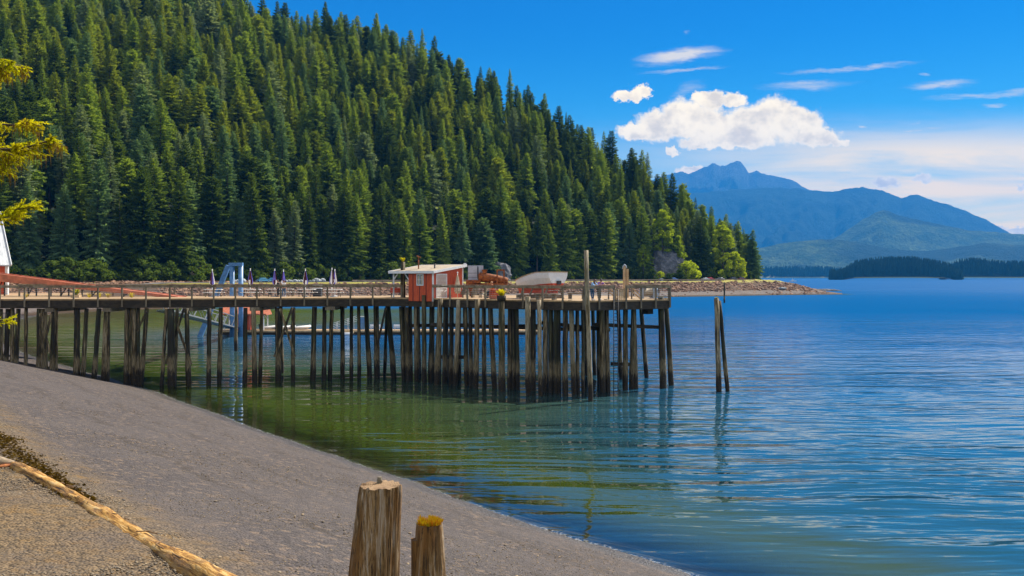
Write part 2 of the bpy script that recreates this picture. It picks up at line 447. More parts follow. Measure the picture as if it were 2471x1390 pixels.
def f_beach(g, b):
    p = g.pos(); sx = g.n('ShaderNodeSeparateXYZ', {0: p}); z = sx.outputs[2]
    big = g.noise(p, .22, 5, .6); mid = g.noise(p, 2.2, 6, .7)
    v = g.n('ShaderNodeTexVoronoi', {'Vector': p, 'Scale': 16.0}, feature='F1')
    v2 = g.n('ShaderNodeTexVoronoi', {'Vector': p, 'Scale': 5.5}, feature='F1')
    sp = g.n('ShaderNodeSeparateColor', {0: v.outputs['Color']})
    sp2 = g.n('ShaderNodeSeparateColor', {0: v2.outputs['Color']})
    low = g.mix(sp.outputs[0], (.031, .026, .025), (.102, .083, .075))
    low = g.mix(g.math('MULTIPLY', g.step(sp2.outputs[1], .78, .95), .55), low, (.2, .14, .095))
    up = g.mix(sp.outputs[0], (.055, .04, .024), (.2, .135, .07))
    up = g.mix(g.step(mid, .5, .68), up, (.17, .1, .035))
    zz = g.math('ADD', z, g.math('MULTIPLY', g.math('SUBTRACT', mid, .5), .9))
    c = g.mix(g.step(zz, 4.3, 5.0), low, up)
    # strand lines left by the tides: thin dark broken bands along the contour
    zs = g.math('ADD', z, g.math('ADD', g.math('MULTIPLY', g.math('SUBTRACT', big, .5), 1.1), g.math('MULTIPLY', g.math('SUBTRACT', mid, .5), .32)))
    for lvl, wd, am in ((3.5, .07, .9), (2.3, .08, .7), (1.3, .1, .55), (2.9, .05, .6), (.75, .08, .5)):
        band = g.step(g.math('ABSOLUTE', g.math('SUBTRACT', zs, lvl)), wd, 0.0)
        c = g.mix(g.math('MULTIPLY', band, am), c, (.045, .034, .025))
    c = g.mix(g.math('MULTIPLY', g.step(big, .42, .62), .55), c, (.085, .07, .064))
    wet = g.step(g.math('ADD', z, g.math('MULTIPLY', g.math('SUBTRACT', mid, .5), .3)), .5, .18)
    c = g.mix(g.math('MULTIPLY', wet, .7), c, (.035, .03, .026))
    c = g.mix(g.step(z, -.05, -.5), c, (.1, .075, .03))
    g.set(b.inputs['Base Color'], c)
    g.set(b.inputs['Roughness'], g.math('SUBTRACT', .88, g.math('MULTIPLY', wet, .5)))
    h = g.math('ADD', g.math('MULTIPLY', v.outputs['Distance'], -.8), g.math('ADD', g.math('MULTIPLY', v2.outputs['Distance'], -.6), g.math('MULTIPLY', mid, .6)))
    g.set(b.inputs['Normal'], g.bump(h, .8, .09))
MT['beach'] = principled('beach_gravel', (.2, .18, .17), .9, spec=.25, build=f_beach)
def f_shore(g, b):
    p = g.pos(); sx = g.n('ShaderNodeSeparateXYZ', {0: p}); z = sx.outputs[2]
    n = g.noise(p, .35, 6, .7); n2 = g.noise(p, 1.6, 4, .7)
    zz = g.math('ADD', z, g.math('MULTIPLY', g.math('SUBTRACT', n2, .5), 1.2))
    grav = g.mix(n2, (.06, .045, .038), (.17, .14, .125))
    weed = g.mix(n2, (.02, .012, .005), (.07, .04, .018))
    c = g.mix(g.step(zz, .25, .8), weed, grav)
    c = g.mix(g.step(zz, 2.1, 2.9), c, g.mix(n2, (.035, .02, .012), (.1, .06, .035)))
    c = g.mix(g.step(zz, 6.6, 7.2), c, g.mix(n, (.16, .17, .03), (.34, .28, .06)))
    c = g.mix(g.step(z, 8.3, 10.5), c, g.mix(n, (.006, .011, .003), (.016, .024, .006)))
    g.set(b.inputs['Base Color'], c)
    g.set(b.inputs['Normal'], g.bump(g.math('ADD', n, n2), .8, .4))
MT['shore'] = principled('shore_ground', (.15, .1, .07), .9, spec=.2, build=f_shore)

def axis(*segs):
    out = []
    for a, b_, s in segs: out += list(np.arange(a, b_, s))
    return np.array(out + [segs[-1][1]])
xs = axis((-180, -60, 3), (-60, 40, .6), (40, 80, 4)); ys = axis((-40, 4, 3), (4, 70, .45), (70, 130, .8), (130, 256, 2.5))
X, Y = np.meshgrid(xs, ys); Z = zland(X, Y)
Z = Z + (.05 * fbm(X, Y, .45, 5) + .02 * fbm(X, Y, 2.1, 6)) * (Y < 140)
kind(grid_mesh('beach', X, Y, Z, MT['beach']), 'structure')
xs = axis((-800, -300, 10), (-300, 240, 1.8), (240, 330, 10)); ys = axis((250, 610, 1.8), (610, 1250, 10))
X, Y = np.meshgrid(xs, ys); Z = zland(X, Y); dd = sdist(X, Y)
Z = Z + np.where((dd > 0) & (X > 118) & (Y < 640), .7 * np.abs(fbm(X, Y, .33, 8)), 0)
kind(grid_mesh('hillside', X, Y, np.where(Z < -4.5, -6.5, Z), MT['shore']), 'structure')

# ------------------------------------------------------------------ water
def water_mat():
    m, g, out = new_mat('sea_water')
    p = g.pos(); sx = g.n('ShaderNodeSeparateXYZ', {0: p})
    dep = g.n('ShaderNodeAttribute', attribute_name='depth').outputs['Fac']
    dist = g.vmath('LENGTH', g.vmath('SUBTRACT', p, (0, 0, 0)))
    # wind ripples whose crests run across the inlet; calmer near shore and in patches
    warp = g.n('ShaderNodeTexNoise', {'Vector': g.mapv(p, (.05, .05, 1)), 'Scale': 1.0, 'Detail': 2.0}).outputs['Color']
    pw = g.vmath('ADD', p, g.vmath('MULTIPLY', g.vmath('SUBTRACT', warp, (.5, .5, .5)), (7, 5, 0)))
    w1 = g.noise(g.mapv(pw, (.1, .42, 0), rot=(0, 0, R(7))), 1.0, 2, .45)
    w2 = g.noise(g.mapv(pw, (.3, 1.05, 0), rot=(0, 0, R(-9))), 1.0, 2, .5)
    w3 = g.noise(g.mapv(p, (1.3, 3.2, 0), rot=(0, 0, R(3))), 1.0, 2, .5)
    patch = g.step(g.noise(g.mapv(p, (.012, .03, 0)), 1.0, 3, .5), .38, .62, .45, 1.1)
    calm = g.step(dep, .1, 3.0, .35, 1.0)
    h = g.math('ADD', g.math('MULTIPLY', w1, .36), g.math('ADD', g.math('MULTIPLY', w2, .10), g.math('MULTIPLY', w3, .008)))
    h = g.math('MULTIPLY', g.math('MULTIPLY', h, calm), g.math('MULTIPLY', patch, g.step(dist, 90, 500, 1.0, 1.7)))
    bn = g.n('ShaderNodeBump', {'Height': h, 'Strength': 1.0, 'Distance': 1.0}).outputs[0]
    fr = g.n('ShaderNodeFresnel', {'IOR': 1.45, 'Normal': bn}).outputs[0]
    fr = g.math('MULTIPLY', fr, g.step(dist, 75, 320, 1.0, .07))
    rough = g.step(dist, 90, 900, .035, .28)
    gl = g.n('ShaderNodeBsdfGlossy', {'Color': (.92, .97, 1.0), 'Roughness': rough, 'Normal': bn})
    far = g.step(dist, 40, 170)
    bodyc = g.mix(far, (.012, .05, .065), (.002, .068, .2))  # bluer with distance: reflected deep sky put into the body colour
    bodyc = g.mix(g.step(dep, 1.4, 5.0), (.033, .05, .006), bodyc)  # green murk of the shallows, with the forest's reflection painted into it
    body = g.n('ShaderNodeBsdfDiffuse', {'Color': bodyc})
    tr = g.n('ShaderNodeBsdfTransparent', {'Color': (.82, .86, .7)})
    al = g.step(dep, 0.0, 1.5, .12, 1.0)
    mx = g.n('ShaderNodeMixShader', {0: al, 1: tr.outputs[0], 2: body.outputs[0]})
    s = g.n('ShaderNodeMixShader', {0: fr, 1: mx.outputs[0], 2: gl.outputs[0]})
    foam_glitter = g.n('ShaderNodeBsdfDiffuse', {'Color': (.7, .72, .74)})  # white edge line: foam, plus the shore's glitter painted as colour
    fn = g.noise(p, 7, 4, .7)
    ff = g.math('MULTIPLY', g.step(dep, .07, .0), g.step(fn, .5, .62))
    s2 = g.n('ShaderNodeMixShader', {0: g.math('MULTIPLY', ff, .38), 1: s.outputs[0], 2: foam_glitter.outputs[0]})
    g.nt.links.new(s2.outputs[0], out.inputs[0])
    return m
MT['water'] = water_mat()
xs = axis((-17600, -1000, 1660), (-1000, -200, 100), (-200, 240, 1.6), (240, 1000, 80), (1000, 17600, 1660))
ys = axis((-250, 0, 25), (0, 320, 1.6), (320, 640, 2.5), (640, 1500, 70), (1500, 23500, 2200))
X, Y = np.meshgrid(xs, ys)
kind(grid_mesh('water', X, Y, np.zeros_like(X), MT['water'], {'depth': -zland(X, Y) - (.05 * fbm(X, Y, .45, 5) + .02 * fbm(X, Y, 2.1, 6)) * (Y < 140)}), 'structure')

# ------------------------------------------------------------------ far hills and mountains
def m_far(name, a, b_, c_, scale, patch=.55):
    def f(g, b):
        p = g.pos(); n = g.noise(g.mapv(p, (1, 1, .6)), scale, 8, .65); n2 = g.noise(p, scale * .22, 4, .5)
        fine = g.noise(g.mapv(p, (1, 1, .25)), .035, 5, .7)
        c = g.mix(g.step(n, .35, .65), a, b_)
        c = g.mix(g.step(n2, patch, patch + .08), c, c_)
        g.set(b.inputs['Base Color'], g.mix(g.math('MULTIPLY', g.step(fine, .4, .6), .6), c, tuple(q * .35 for q in a)))
        g.set(b.inputs['Normal'], g.bump(g.math('ADD', n, fine), 1.0, 60))
    return principled(name, a, .95, spec=.05, build=f)
MT['far_rock'] = m_far('far_mountain', (.03, .05, .05), (.09, .1, .1), (.05, .07, .045), .001)
MT['far_forest'] = m_far('far_forest', (.008, .022, .016), (.022, .045, .024), (.016, .035, .02), .003)
MT['far_green'] = m_far('far_green', (.032, .07, .026), (.095, .14, .048), (.016, .035, .018), .004, .5)
def mountain(name, sky, Yr, Yf, mat, seed, rough=.12, back=2400, n=150, foot=0.0):
    sky = np.array(sky, float)
    c = np.linspace(sky[0, 0], sky[-1, 0], n); ysk = np.interp(c, sky[:, 0], sky[:, 1])
    zr = CH + (HY - ysk) / F * Yr; u = (c - CX) / F
    s = np.linspace(0, 1, 70); sb = np.linspace(1.03, 1.6, 8)
    S, U = np.meshgrid(np.concatenate([s, sb]), u, indexing='ij'); ZR = np.broadcast_to(zr, S.shape)
    Yc = np.where(S <= 1, Yf + (Yr - Yf) * S, Yr + (S - 1) * back * 1.6)
    ridge = 1.1 * np.abs(fbm(U * 9000, S * 1500, .006, seed)) + .35 * np.abs(fbm(U * 9000, S * 2500, .017, seed + 1)) - .3
    mask = np.sin(np.pi * np.clip(S, 0, 1)) ** .8
    Z = foot + (ZR - foot) * np.where(S <= 1, S ** 1.15, np.clip(1 - (S - 1) * 1.4, 0, 1)) - rough * ZR * mask * ridge
    jag = np.where(np.abs(S - 1) < .012, .009 * ZR * fbm(U * 9000, S * 0, .045, seed + 2), 0)
    Z = np.maximum(Z + jag, -3)
    return kind(grid_mesh(name, U * Yc, Yc, Z, mat), 'structure')
mountain('mountain', [(1480, 560), (1560, 440), (1600, 424), (1640, 413), (1662, 420), (1690, 409), (1705, 402), (1722, 392), (1738, 401), (1752, 397), (1775, 389), (1790, 393), (1800, 407), (1806, 419), (1826, 413), (1850, 420), (1890, 428), (1922, 441), (1945, 456), (1985, 466), (2060, 500), (2200, 560)], 19500, 15000, MT['far_rock'], 21, .15, n=300)
mountain('mountain', [(1300, 560), (1500, 500), (1640, 470), (1720, 462), (1800, 455), (1890, 452), (1950, 459), (2015, 463), (2040, 455), (2080, 452), (2112, 456), (2150, 468), (2175, 479), (2195, 470), (2212, 470), (2240, 480), (2280, 491), (2330, 509), (2385, 533), (2436, 562), (2471, 578), (2600, 615), (2800, 650)], 16000, 11500, MT['far_forest'], 4, .15, n=300)
mountain('hill', [(1900, 655), (1990, 590), (2050, 552), (2080, 531), (2130, 505), (2160, 517), (2200, 527), (2260, 540), (2340, 556), (2400, 560), (2471, 566), (2600, 580), (2850, 640)], 10800, 9000, MT['far_green'], 9, .1)
mountain('hill', [(1600, 660), (1700, 625), (1815, 604), (1880, 588), (1950, 580), (2010, 577), (2080, 586), (2150, 601), (2230, 606), (2300, 598), (2380, 586), (2471, 592), (2600, 606), (2850, 645)], 8800, 7400, MT['far_green'], 14, .12)
# ------------------------------------------------------------------ sky, sun, camera
W = bpy.data.worlds.new('World'); SC.world = W; W.use_nodes = True
nt = W.node_tree; nt.nodes.clear(); g = G(nt)
sky = g.n('ShaderNodeTexSky', sky_type='NISHITA', sun_disc=False, sun_elevation=R(SUN_EL), sun_rotation=R(SUN_AZ), altitude=0, air_density=1.0, dust_density=.35, ozone_density=2.2)
D = g.n('ShaderNodeTexCoord').outputs['Generated']
s = g.n('ShaderNodeSeparateXYZ', {0: D})
yy = g.math('MAXIMUM', s.outputs[1], .06)
UU = g.math('ADD', g.math('MULTIPLY', g.math('DIVIDE', s.outputs[0], yy), 24.0), CX / 100)
VV = g.math('SUBTRACT', HY / 100, g.math('MULTIPLY', g.math('DIVIDE', s.outputs[2], yy), 24.0))
P = g.n('ShaderNodeCombineXYZ', {0: UU, 1: VV, 2: 0.0}).outputs[0]         # direction on the sky in hundreds of photo pixels
front = g.step(s.outputs[1], .05, .3)
hs = g.n('ShaderNodeHueSaturation', {'Hue': .5, 'Saturation': 1.55, 'Value': 1.0, 'Color': sky.outputs[0]}).outputs[0]
base = g.mix(1.0, hs, g.mix(g.step(s.outputs[2], .26, .02), (.015, .48, .72), (.42, .85, .8)), 'MULTIPLY')
# cirrus
stretch = g.mapv(P, (.16, 1.25, 1), rot=(0, 0, R(5)))
ci = g.noise(stretch, 1.0, 6, .6, .6)
def ell(c, r, rot=0.0, vec=None):
    v = g.vmath('SUBTRACT', vec if vec is not None else P, (c[0] / 100, c[1] / 100, 0))
    if rot: v = g.mapv(v, rot=(0, 0, R(rot)))
    v = g.vmath('MULTIPLY', v, (100 / r[0], 100 / r[1], 0))
    return g.vmath('LENGTH', v)
cw = g.n('ShaderNodeTexNoise', {'Vector': g.mapv(P, (.7, 2.2, 1)), 'Scale': 1.0, 'Detail': 5.0, 'Roughness': .65})
PC = g.vmath('ADD', P, g.vmath('MULTIPLY', g.vmath('SUBTRACT', cw.outputs['Color'], (.5, .5, .5)), (1.2, .45, 0)))
cir = None
for c, r, rot, a in (((1640, 137), (130, 22), 8, 1.0), ((1650, 170), (130, 8), 6, .45), ((2060, 163), (200, 10), 5, .6), ((1950, 208), (150, 16), 2, .5), ((2280, 203), (110, 15), 6, .75),
                     ((2400, 228), (200, 12), 3, .6), ((1650, 225), (70, 22), 25, .4), ((2170, 318), (190, 8), 3, .55), ((2190, 298), (40, 6), 0, .5), ((2080, 302), (30, 6), 0, .5), ((1660, 80), (14, 6), 0, .35), ((2390, 256), (40, 6), 0, .4), ((2240, 178), (16, 6), 0, .4)):
    q = g.math('MULTIPLY', g.step(ell(c, r, rot, PC), 1.0, .05), a)
    cir = q if cir is None else g.math('MAXIMUM', cir, q)
cir = g.math('MULTIPLY', g.math('MULTIPLY', cir, 1.25), g.step(g.noise(g.mapv(P, (.35, 3.0, 1), rot=(0, 0, R(6))), 1.4, 6, .65, .4), .34, .62, .1, 1.0), clamp=True)
veil = g.math('MULTIPLY', g.math('MULTIPLY', g.math('MULTIPLY', g.step(VV, 2.4, 4.0), g.step(s.outputs[2], -.02, 0.0)), g.step(UU, 13.5, 23.0, .15, 1.0)), g.step(ci, .3, .62, .35, 1.0))
back = g.math('MULTIPLY', g.math('SUBTRACT', 1.0, front), g.math('MULTIPLY', g.step(g.noise(D, 2.2, 6, .6), .36, .55), .8))  # bright cloud cover added behind the camera, unseen, to fill shaded fronts
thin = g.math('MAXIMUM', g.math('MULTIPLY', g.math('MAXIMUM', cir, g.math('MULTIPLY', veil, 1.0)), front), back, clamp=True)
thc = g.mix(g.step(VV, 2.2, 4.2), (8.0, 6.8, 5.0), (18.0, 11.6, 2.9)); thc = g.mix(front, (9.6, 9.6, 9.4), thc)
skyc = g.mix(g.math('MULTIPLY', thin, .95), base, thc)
# cumulus: union of puffs with a ragged edge
ed = g.n('ShaderNodeTexNoise', {'Vector': P, 'Scale': 3.4, 'Detail': 6.0, 'Roughness': .6})
ed2 = g.n('ShaderNodeTexNoise', {'Vector': P, 'Scale': 11.0, 'Detail': 4.0, 'Roughness': .6})
PW = g.vmath('ADD', P, g.vmath('ADD', g.vmath('MULTIPLY', g.vmath('SUBTRACT', ed.outputs['Color'], (.5, .5, .5)), (.55, .42, 0)), g.vmath('MULTIPLY', g.vmath('SUBTRACT', ed2.outputs['Color'], (.5, .5, .5)), (.15, .13, 0))))
cu = None
for x, y, a, b_ in ((1540, 317, 52, 24), (1590, 304, 62, 40), (1650, 288, 66, 52), (1705, 302, 72, 48), (1715, 242, 44, 24), (1768, 242, 34, 20), (1690, 232, 24, 16), (1825, 302, 84, 52), (1868, 280, 62, 48), (1925, 303, 66, 46),
                    (1978, 330, 52, 26), (1700, 347, 66, 15), (1785, 336, 90, 26), (2020, 345, 20, 11), (1512, 234, 38, 13), (1548, 221, 26, 16), (1622, 364, 15, 8), (1668, 414, 38, 13),
                    (2140, 440, 36, 14), (2228, 432, 26, 14), (2462, 560, 48, 14), (2418, 548, 18, 7), (2468, 450, 16, 8)):
    q = ell((x, y), (a, b_), 0, PW)
    cu = q if cu is None else g.math('MINIMUM', cu, q)
cm = g.math('MULTIPLY', g.step(cu, 1.14, .76), front)
sh = g.math('MAXIMUM', g.math('MULTIPLY', g.step(g.noise(g.mapv(P, (1, 1.3, 1), (3, 1, 0)), 1.25, 4, .55), .42, .64), g.step(cu, .98, .6)), g.math('MULTIPLY', g.step(ed.outputs['Fac'], .5, .7), .6))
cuc = g.mix(g.math('MULTIPLY', sh, .75), (13.2, 10.4, 5.7), (7.2, 5.5, 3.1))
allc = g.mix(cm, skyc, cuc)
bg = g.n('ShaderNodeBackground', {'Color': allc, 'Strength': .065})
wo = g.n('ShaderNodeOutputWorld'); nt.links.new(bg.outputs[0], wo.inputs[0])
sd = Vector((math.sin(R(SUN_AZ)) * math.cos(R(SUN_EL)), math.cos(R(SUN_AZ)) * math.cos(R(SUN_EL)), math.sin(R(SUN_EL))))
sun = bpy.data.lights.new('sun', 'SUN'); sun.energy = 5.0; sun.angle = R(.5); sun.color = (1, .93, .8)
so = bpy.data.objects.new('sun', sun); COL.objects.link(so); so.rotation_euler = sd.to_track_quat('Z', 'Y').to_euler(); so.location = (0, 0, 60)
cam = bpy.data.cameras.new('camera'); co_ = bpy.data.objects.new('camera', cam); COL.objects.link(co_)
cam.sensor_width = 36; cam.lens = 36 * F / 2471; cam.shift_y = -27 / 2471; cam.clip_end = 80000; cam.clip_start = .1
co_.location = (0, 0, CH); co_.rotation_euler = (R(90), 0, 0); SC.camera = co_
vs = SC.view_settings; vs.view_transform = 'Standard'; vs.look = 'None'; vs.exposure = 1.1; vs.gamma = 1
SC.cycles.use_denoising = True
SC.cycles.max_bounces = 6; SC.cycles.diffuse_bounces = 3; SC.cycles.glossy_bounces = 3; SC.cycles.transmission_bounces = 4; SC.cycles.transparent_max_bounces = 8; SC.cycles.volume_bounces = 0
SC.cycles.sample_clamp_indirect = 6.0; SC.cycles.caustics_reflective = False
# the air: fades the far mountains to blue
HAZE_DENSITY = 4.5e-5
mh, gh, oh = new_mat('haze_air')
pv = gh.n('ShaderNodeVolumePrincipled', {'Color': (.035, .36, 1.0), 'Density': HAZE_DENSITY, 'Anisotropy': .0})
gh.nt.links.new(pv.outputs[0], oh.inputs['Volume'])
hz = MB(); hz.box((0, 11700, 1149), (36000, 24400, 2314)); o = hz.build('haze', mh); kind(o, 'stuff', 'thin blue summer haze over the inlet', 'haze')
# ------------------------------------------------------------------ trees
EXPO = [.62, .48, .7, .6, .78, .52]
def conifer(seed, H, Rm, first, dens=1.0, lay=.85):
    r = random.Random(seed); V = []; Fc = []
    def face(*p):
        o = len(V); V.extend(p); Fc.append(tuple(range(o, o + len(p))))
    z = first * H; gap_a = r.uniform(0, 6.28)
    while z < H * .985:
        t = (z / H - first) / (1 - first)
        rad = Rm * (1 - t) ** EXPO[seed % 6] * (min(1, .45 + t * 4.5)) + .22
        n = max(5, int((6 + 5 * (1 - t)) * dens)); a0 = r.uniform(0, 6.28)
        for k in range(n):
            a = a0 + 6.283 * k / n + r.uniform(-.35, .35)
            L = rad * r.uniform(.62, 1.18) * (1 + .2 * math.sin(a + gap_a) + .14 * math.sin(a * 2 + gap_a + z))
            zz = z + r.uniform(-.4, .4) * lay
            ca, sa = math.cos(a), math.sin(a)
            up = .55 * t + r.uniform(-.12, .1) - .18; dr = .34 * (1 - t) + .1
            def P(q, side=0.0, dz=0.0):
                x = L * q; h = zz + up * x - dr * x * q + .16 * L * q ** 3 + dz
                return (ca * x - sa * side, sa * x + ca * side, h)
            w = .1 * L + .1
            for q0, q1, w0, w1 in ((.08, .45, w * .7, w), (.45, .8, w, w * .7), (.8, 1.06, w * .7, .02)):
                face(P(q0, -w0, -.05 * L), P(q1, -w1, -.04 * L), P(q1, 0, .03 * L), P(q0, 0, .03 * L))
                face(P(q0, 0, .03 * L), P(q1, 0, .03 * L), P(q1, w1, -.04 * L), P(q0, w0, -.05 * L))
            for q in (.3, .5, .68, .84):
                tl = L * (.42 - .28 * q) * r.uniform(.7, 1.3) + .12
                face(P(q - .1, 0, .02), P(q + .12, 0, .02), P(q + .05, 0, -.16 * L - r.uniform(.1, .4) * lay))
                for sg in (-1, 1):
                    b0 = P(q - .08); b1 = P(q + .1); tp = P(q + .2 * r.uniform(.5, 1.5), sg * tl, -.1 * tl - r.uniform(0, .35) * lay * (1 - t))
                    face(b0, b1, tp)
            for _ in range(3):
                c0 = P(r.uniform(.75, 1.02), r.uniform(-.12, .12) * L, r.uniform(-.1, .1)); s0 = .1 + .09 * L
                face(*[tuple(c0[i] + r.uniform(-s0, s0) for i in range(3)) for _ in range(3)])
        z += (.95 - .45 * t) * lay * r.uniform(.8, 1.2) * H / 34
    face((.16, 0, H * .95), (-.08, .14, H * .95), (0, 0, H * 1.015)); face((-.16, 0, H * .95), (.08, -.14, H * .95), (0, 0, H * 1.015))
    me = bpy.data.meshes.new('conifer_crown'); me.from_pydata(V, [], Fc)
    return me
def trunk_mesh(H, r0, top=.97):
    b = MB(); b.tube([(0, 0, -1), (0, 0, H * .3), (0, 0, H * .7), (0, 0, H * top)], [r0, r0 * .8, r0 * .42, .03], 7)
    return b.mesh('trunk', 'bark')
TONES = [('dark green', (.05, .085, .015), (.12, .17, .026)), ('mid green', (.165, .245, .03), (.31, .38, .055)), ('blue green', (.1, .175, .075), (.2, .29, .125)),
         ('olive green', (.17, .225, .02), (.32, .36, .035)), ('grey green', (.16, .215, .11), (.29, .35, .18))]
SHAPES = [('slender', 40, 5.2, .05, 1.0), ('narrow', 39, 5.8, .04, 1.0), ('full', 38, 6.9, .03, 1.1), ('broad', 36, 7.8, .03, 1.15), ('high crowned', 40, 6.2, .34, 1.0), ('ragged', 39, 6.6, .06, .75)]
TM = [m_leaf('needles_' + t[0].replace(' ', '_'), t[1], t[2], .5, .35) for t in TONES]
crowns = {}; trunks = {}
for j, sp in enumerate(SHAPES):
    base = conifer(40 + j, sp[1], sp[2], sp[3], sp[4])
    trunks[j] = trunk_mesh(sp[1], .5)
    for k in range(len(TONES)):
        m_ = base if k == 0 else base.copy(); m_.materials.append(TM[k]) if k == 0 else None
        if k: m_.materials.clear(); m_.materials.append(TM[k])
        crowns[j, k] = m_
# where they stand
def plant():
    r = np.random.default_rng(5); cell = {}; out = []
    N = 60000
    cc = r.uniform(-330, 1822, N); ss = r.uniform(0, 1.0, N)
    d0, dr, zr = hill_cols(cc)
    Yv = d0 + (np.minimum(dr, 760) - d0 + 6) * np.sqrt(r.uniform(0, 1, N)); Xv = (cc - CX) / F * Yv
    edge = r.uniform(0, 1, N) < .12
    Yv = np.where(edge, d0 + r.uniform(0, 12, N), Yv); Xv = (cc - CX) / F * Yv
    for x, y in zip(Xv, Yv):
        k = (int(x // 10), int(y // 10)); ok = True
        for a in (-1, 0, 1):
            for b in (-1, 0, 1):
                for q in cell.get((k[0] + a, k[1] + b), ()):
                    if (q[0] - x) ** 2 + (q[1] - y) ** 2 < (70 if y < 420 else 58): ok = False; break
        if ok: cell.setdefault(k, []).append((x, y)); out.append((x, y))
    for c in np.linspace(1600, 1814, 34):
        for k in range(2):
            y = float(np.interp(c, C_, D0_)) + r.uniform(0, 34) * (1 if c < 1790 else .5); x = (c - CX) / F * y
            if all((q[0] - x) ** 2 + (q[1] - y) ** 2 > 14 for q in out): out.append((x, y))
    return np.array(out)
PT = plant(); nT = len(PT)
Zt = zland(PT[:, 0], PT[:, 1]) - .3
r_ = np.random.default_rng(8)
ct = PT[:, 0] / PT[:, 1] * F + CX
d0t, drt, _z = hill_cols(ct); st_ = (PT[:, 1] - d0t) / (drt - d0t)
# smaller olive trees mid-slope, dark ridge; dark shore tones paint in shadow contrast
sc_t = np.where(st_ < .1, r_.uniform(.75, 1.12, nT), np.where(st_ > .85, r_.uniform(.55, .95, nT), r_.uniform(.42, .96, nT)))
sc_t = np.where(ct > 1600, sc_t * np.interp(ct, [1600, 1822], [1.0, .88]), sc_t)
shp = r_.integers(0, 6, nT); shp = np.where((shp == 4) & (r_.uniform(0, 1, nT) < .6), 1, shp)
pn = fbm(PT[:, 0], PT[:, 1], .02, 31) + .5 * fbm(PT[:, 0], PT[:, 1], .06, 32) + r_.normal(0, .75, nT)
tone = np.where(pn < -.75, 0, np.where(pn < .25, 1, np.where(pn < .8, 2, np.where(pn < 1.35, 4, 3))))
tone = np.where((st_ > .25) & (st_ < .8) & (r_.uniform(0, 1, nT) < .35), 3, tone)
tone = np.where((st_ < .12) & (r_.uniform(0, 1, nT) < .4), 0, np.where((st_ < .12) & (tone == 3), 2, tone))
tone = np.where((st_ > .93) & (r_.uniform(0, 1, nT) < .5), 0, tone)
Hs = np.array([q[1] for q in SHAPES])[shp] * sc_t; Rs = np.array([q[2] for q in SHAPES])[shp] * sc_t
buf = np.zeros((580, 1030), bool); vis = np.zeros(nT, int)
for i in np.argsort(PT[:, 1]):
    Yq = PT[i, 1]; k = .4144; cxp = ct[i] * k; yb = (HY - (Zt[i] - CH) / Yq * F) * k; h = Hs[i] / Yq * F * k; w = Rs[i] / Yq * F * k * 1.7
    for row in range(max(0, int(yb - h)), min(576, int(yb))):
        hw = w * .5 * ((row - (yb - h)) / h)
        a = max(0, int(cxp - hw)); b = min(1024, int(cxp + hw) + 1)
        if b > a:
            seg = buf[row, a:b]; vis[i] += int((~seg).sum()); seg[:] = True
big = np.argsort(-vis)[:297]; big = [i for i in big if vis[i] > 0]
LM = [(-60, 'the grey roofed building'), (60, 'the upper red ramp'), (160, 'the middle of the red ramp'), (270, 'the foot of the red ramp'), (360, 'the bare railing past the ramp'), (440, 'the leftmost umbrella'), (530, 'the blue steel gantry'), (590, 'the umbrella right of the gantry'),
      (630, 'the two close umbrellas'), (700, 'the lone umbrella'), (770, 'the two rightmost umbrellas'), (850, 'the empty railing by the porch'), (925, 'the shed porch'), (985, 'the shed window'), (1050, 'the louvred shed door'), (1115, 'the grey cabinet'),
      (1165, 'the rusty winch'), (1235, 'the bow of the white boat'), (1310, 'the stern of the white boat'), (1385, 'the tall bare pole'), (1425, 'the two leaning women'), (1480, 'the twin wooden posts'), (1530, 'the pier end'), (1625, 'the round bright bush'), (1695, 'the parked cars'), (1765, 'the tip of the point')]
def landmark(px):
    nm = LM[0][1]
    for p, n_ in LM:
        if px >= p: nm = n_
    return nm
def rowname(s): return 'on the shore' if s < .1 else 'low down' if s < .32 else 'half way up' if s < .62 else 'high up' if s < .88 else 'on the ridge'
bins = {}
wv_ = r_.uniform(.82, 1.35, nT); ln_ = r_.normal(0, .025, (nT, 2))
for i in big:
    k = (TONES[tone[i]][0], SHAPES[shp[i]][0], rowname(st_[i]), landmark(ct[i])); bins.setdefault(k, []).append(i)
ORD = {2: ['left', 'right'], 3: ['leftmost', 'middle', 'rightmost'], 4: ['leftmost', 'left inner', 'right inner', 'rightmost']}
for (tn, sn, rn, ln), ids in bins.items():
    ids.sort(key=lambda q: ct[q])
    for j, i in enumerate(ids):
        if len(ids) == 1: pre = ''
        else: pre = (ORD.get(len(ids)) or ['leftmost'] + ['inner'] * (len(ids) - 2) + ['rightmost'])[j] + ' '
        lab = f'{pre}{sn} {tn} spruce {rn} above {ln}'.replace('on the shore above', 'behind')
        t = thing('spruce_tree', lab, 'tree', (PT[i, 0], PT[i, 1], Zt[i]), r_.uniform(0, 6.28), 'spruces of the forest on the hillside')
        t.scale = (sc_t[i] * wv_[i], sc_t[i] * wv_[i], sc_t[i]); t.rotation_euler.x = ln_[i, 0]; t.rotation_euler.y = ln_[i, 1]
        link(bpy.data.objects.new('crown', crowns[shp[i], tone[i]]), t); link(bpy.data.objects.new('trunk', trunks[shp[i]]), t)
rest = np.setdiff1d(np.arange(nT), np.array(big))
srcs = []
for (j, k), me in crowns.items():
    o = bpy.data.objects.new('forest_kind_%02d' % (j * 5 + k), me); srcs.append(o)
kind(scatter('forest', np.c_[PT[rest], Zt[rest]], r_.uniform(0, 6.28, len(rest)), np.c_[sc_t[rest] * wv_[rest], sc_t[rest] * wv_[rest], sc_t[rest]], shp[rest] * 5 + tone[rest], srcs), 'stuff', 'dense spruce forest covering the steep hillside', 'forest')

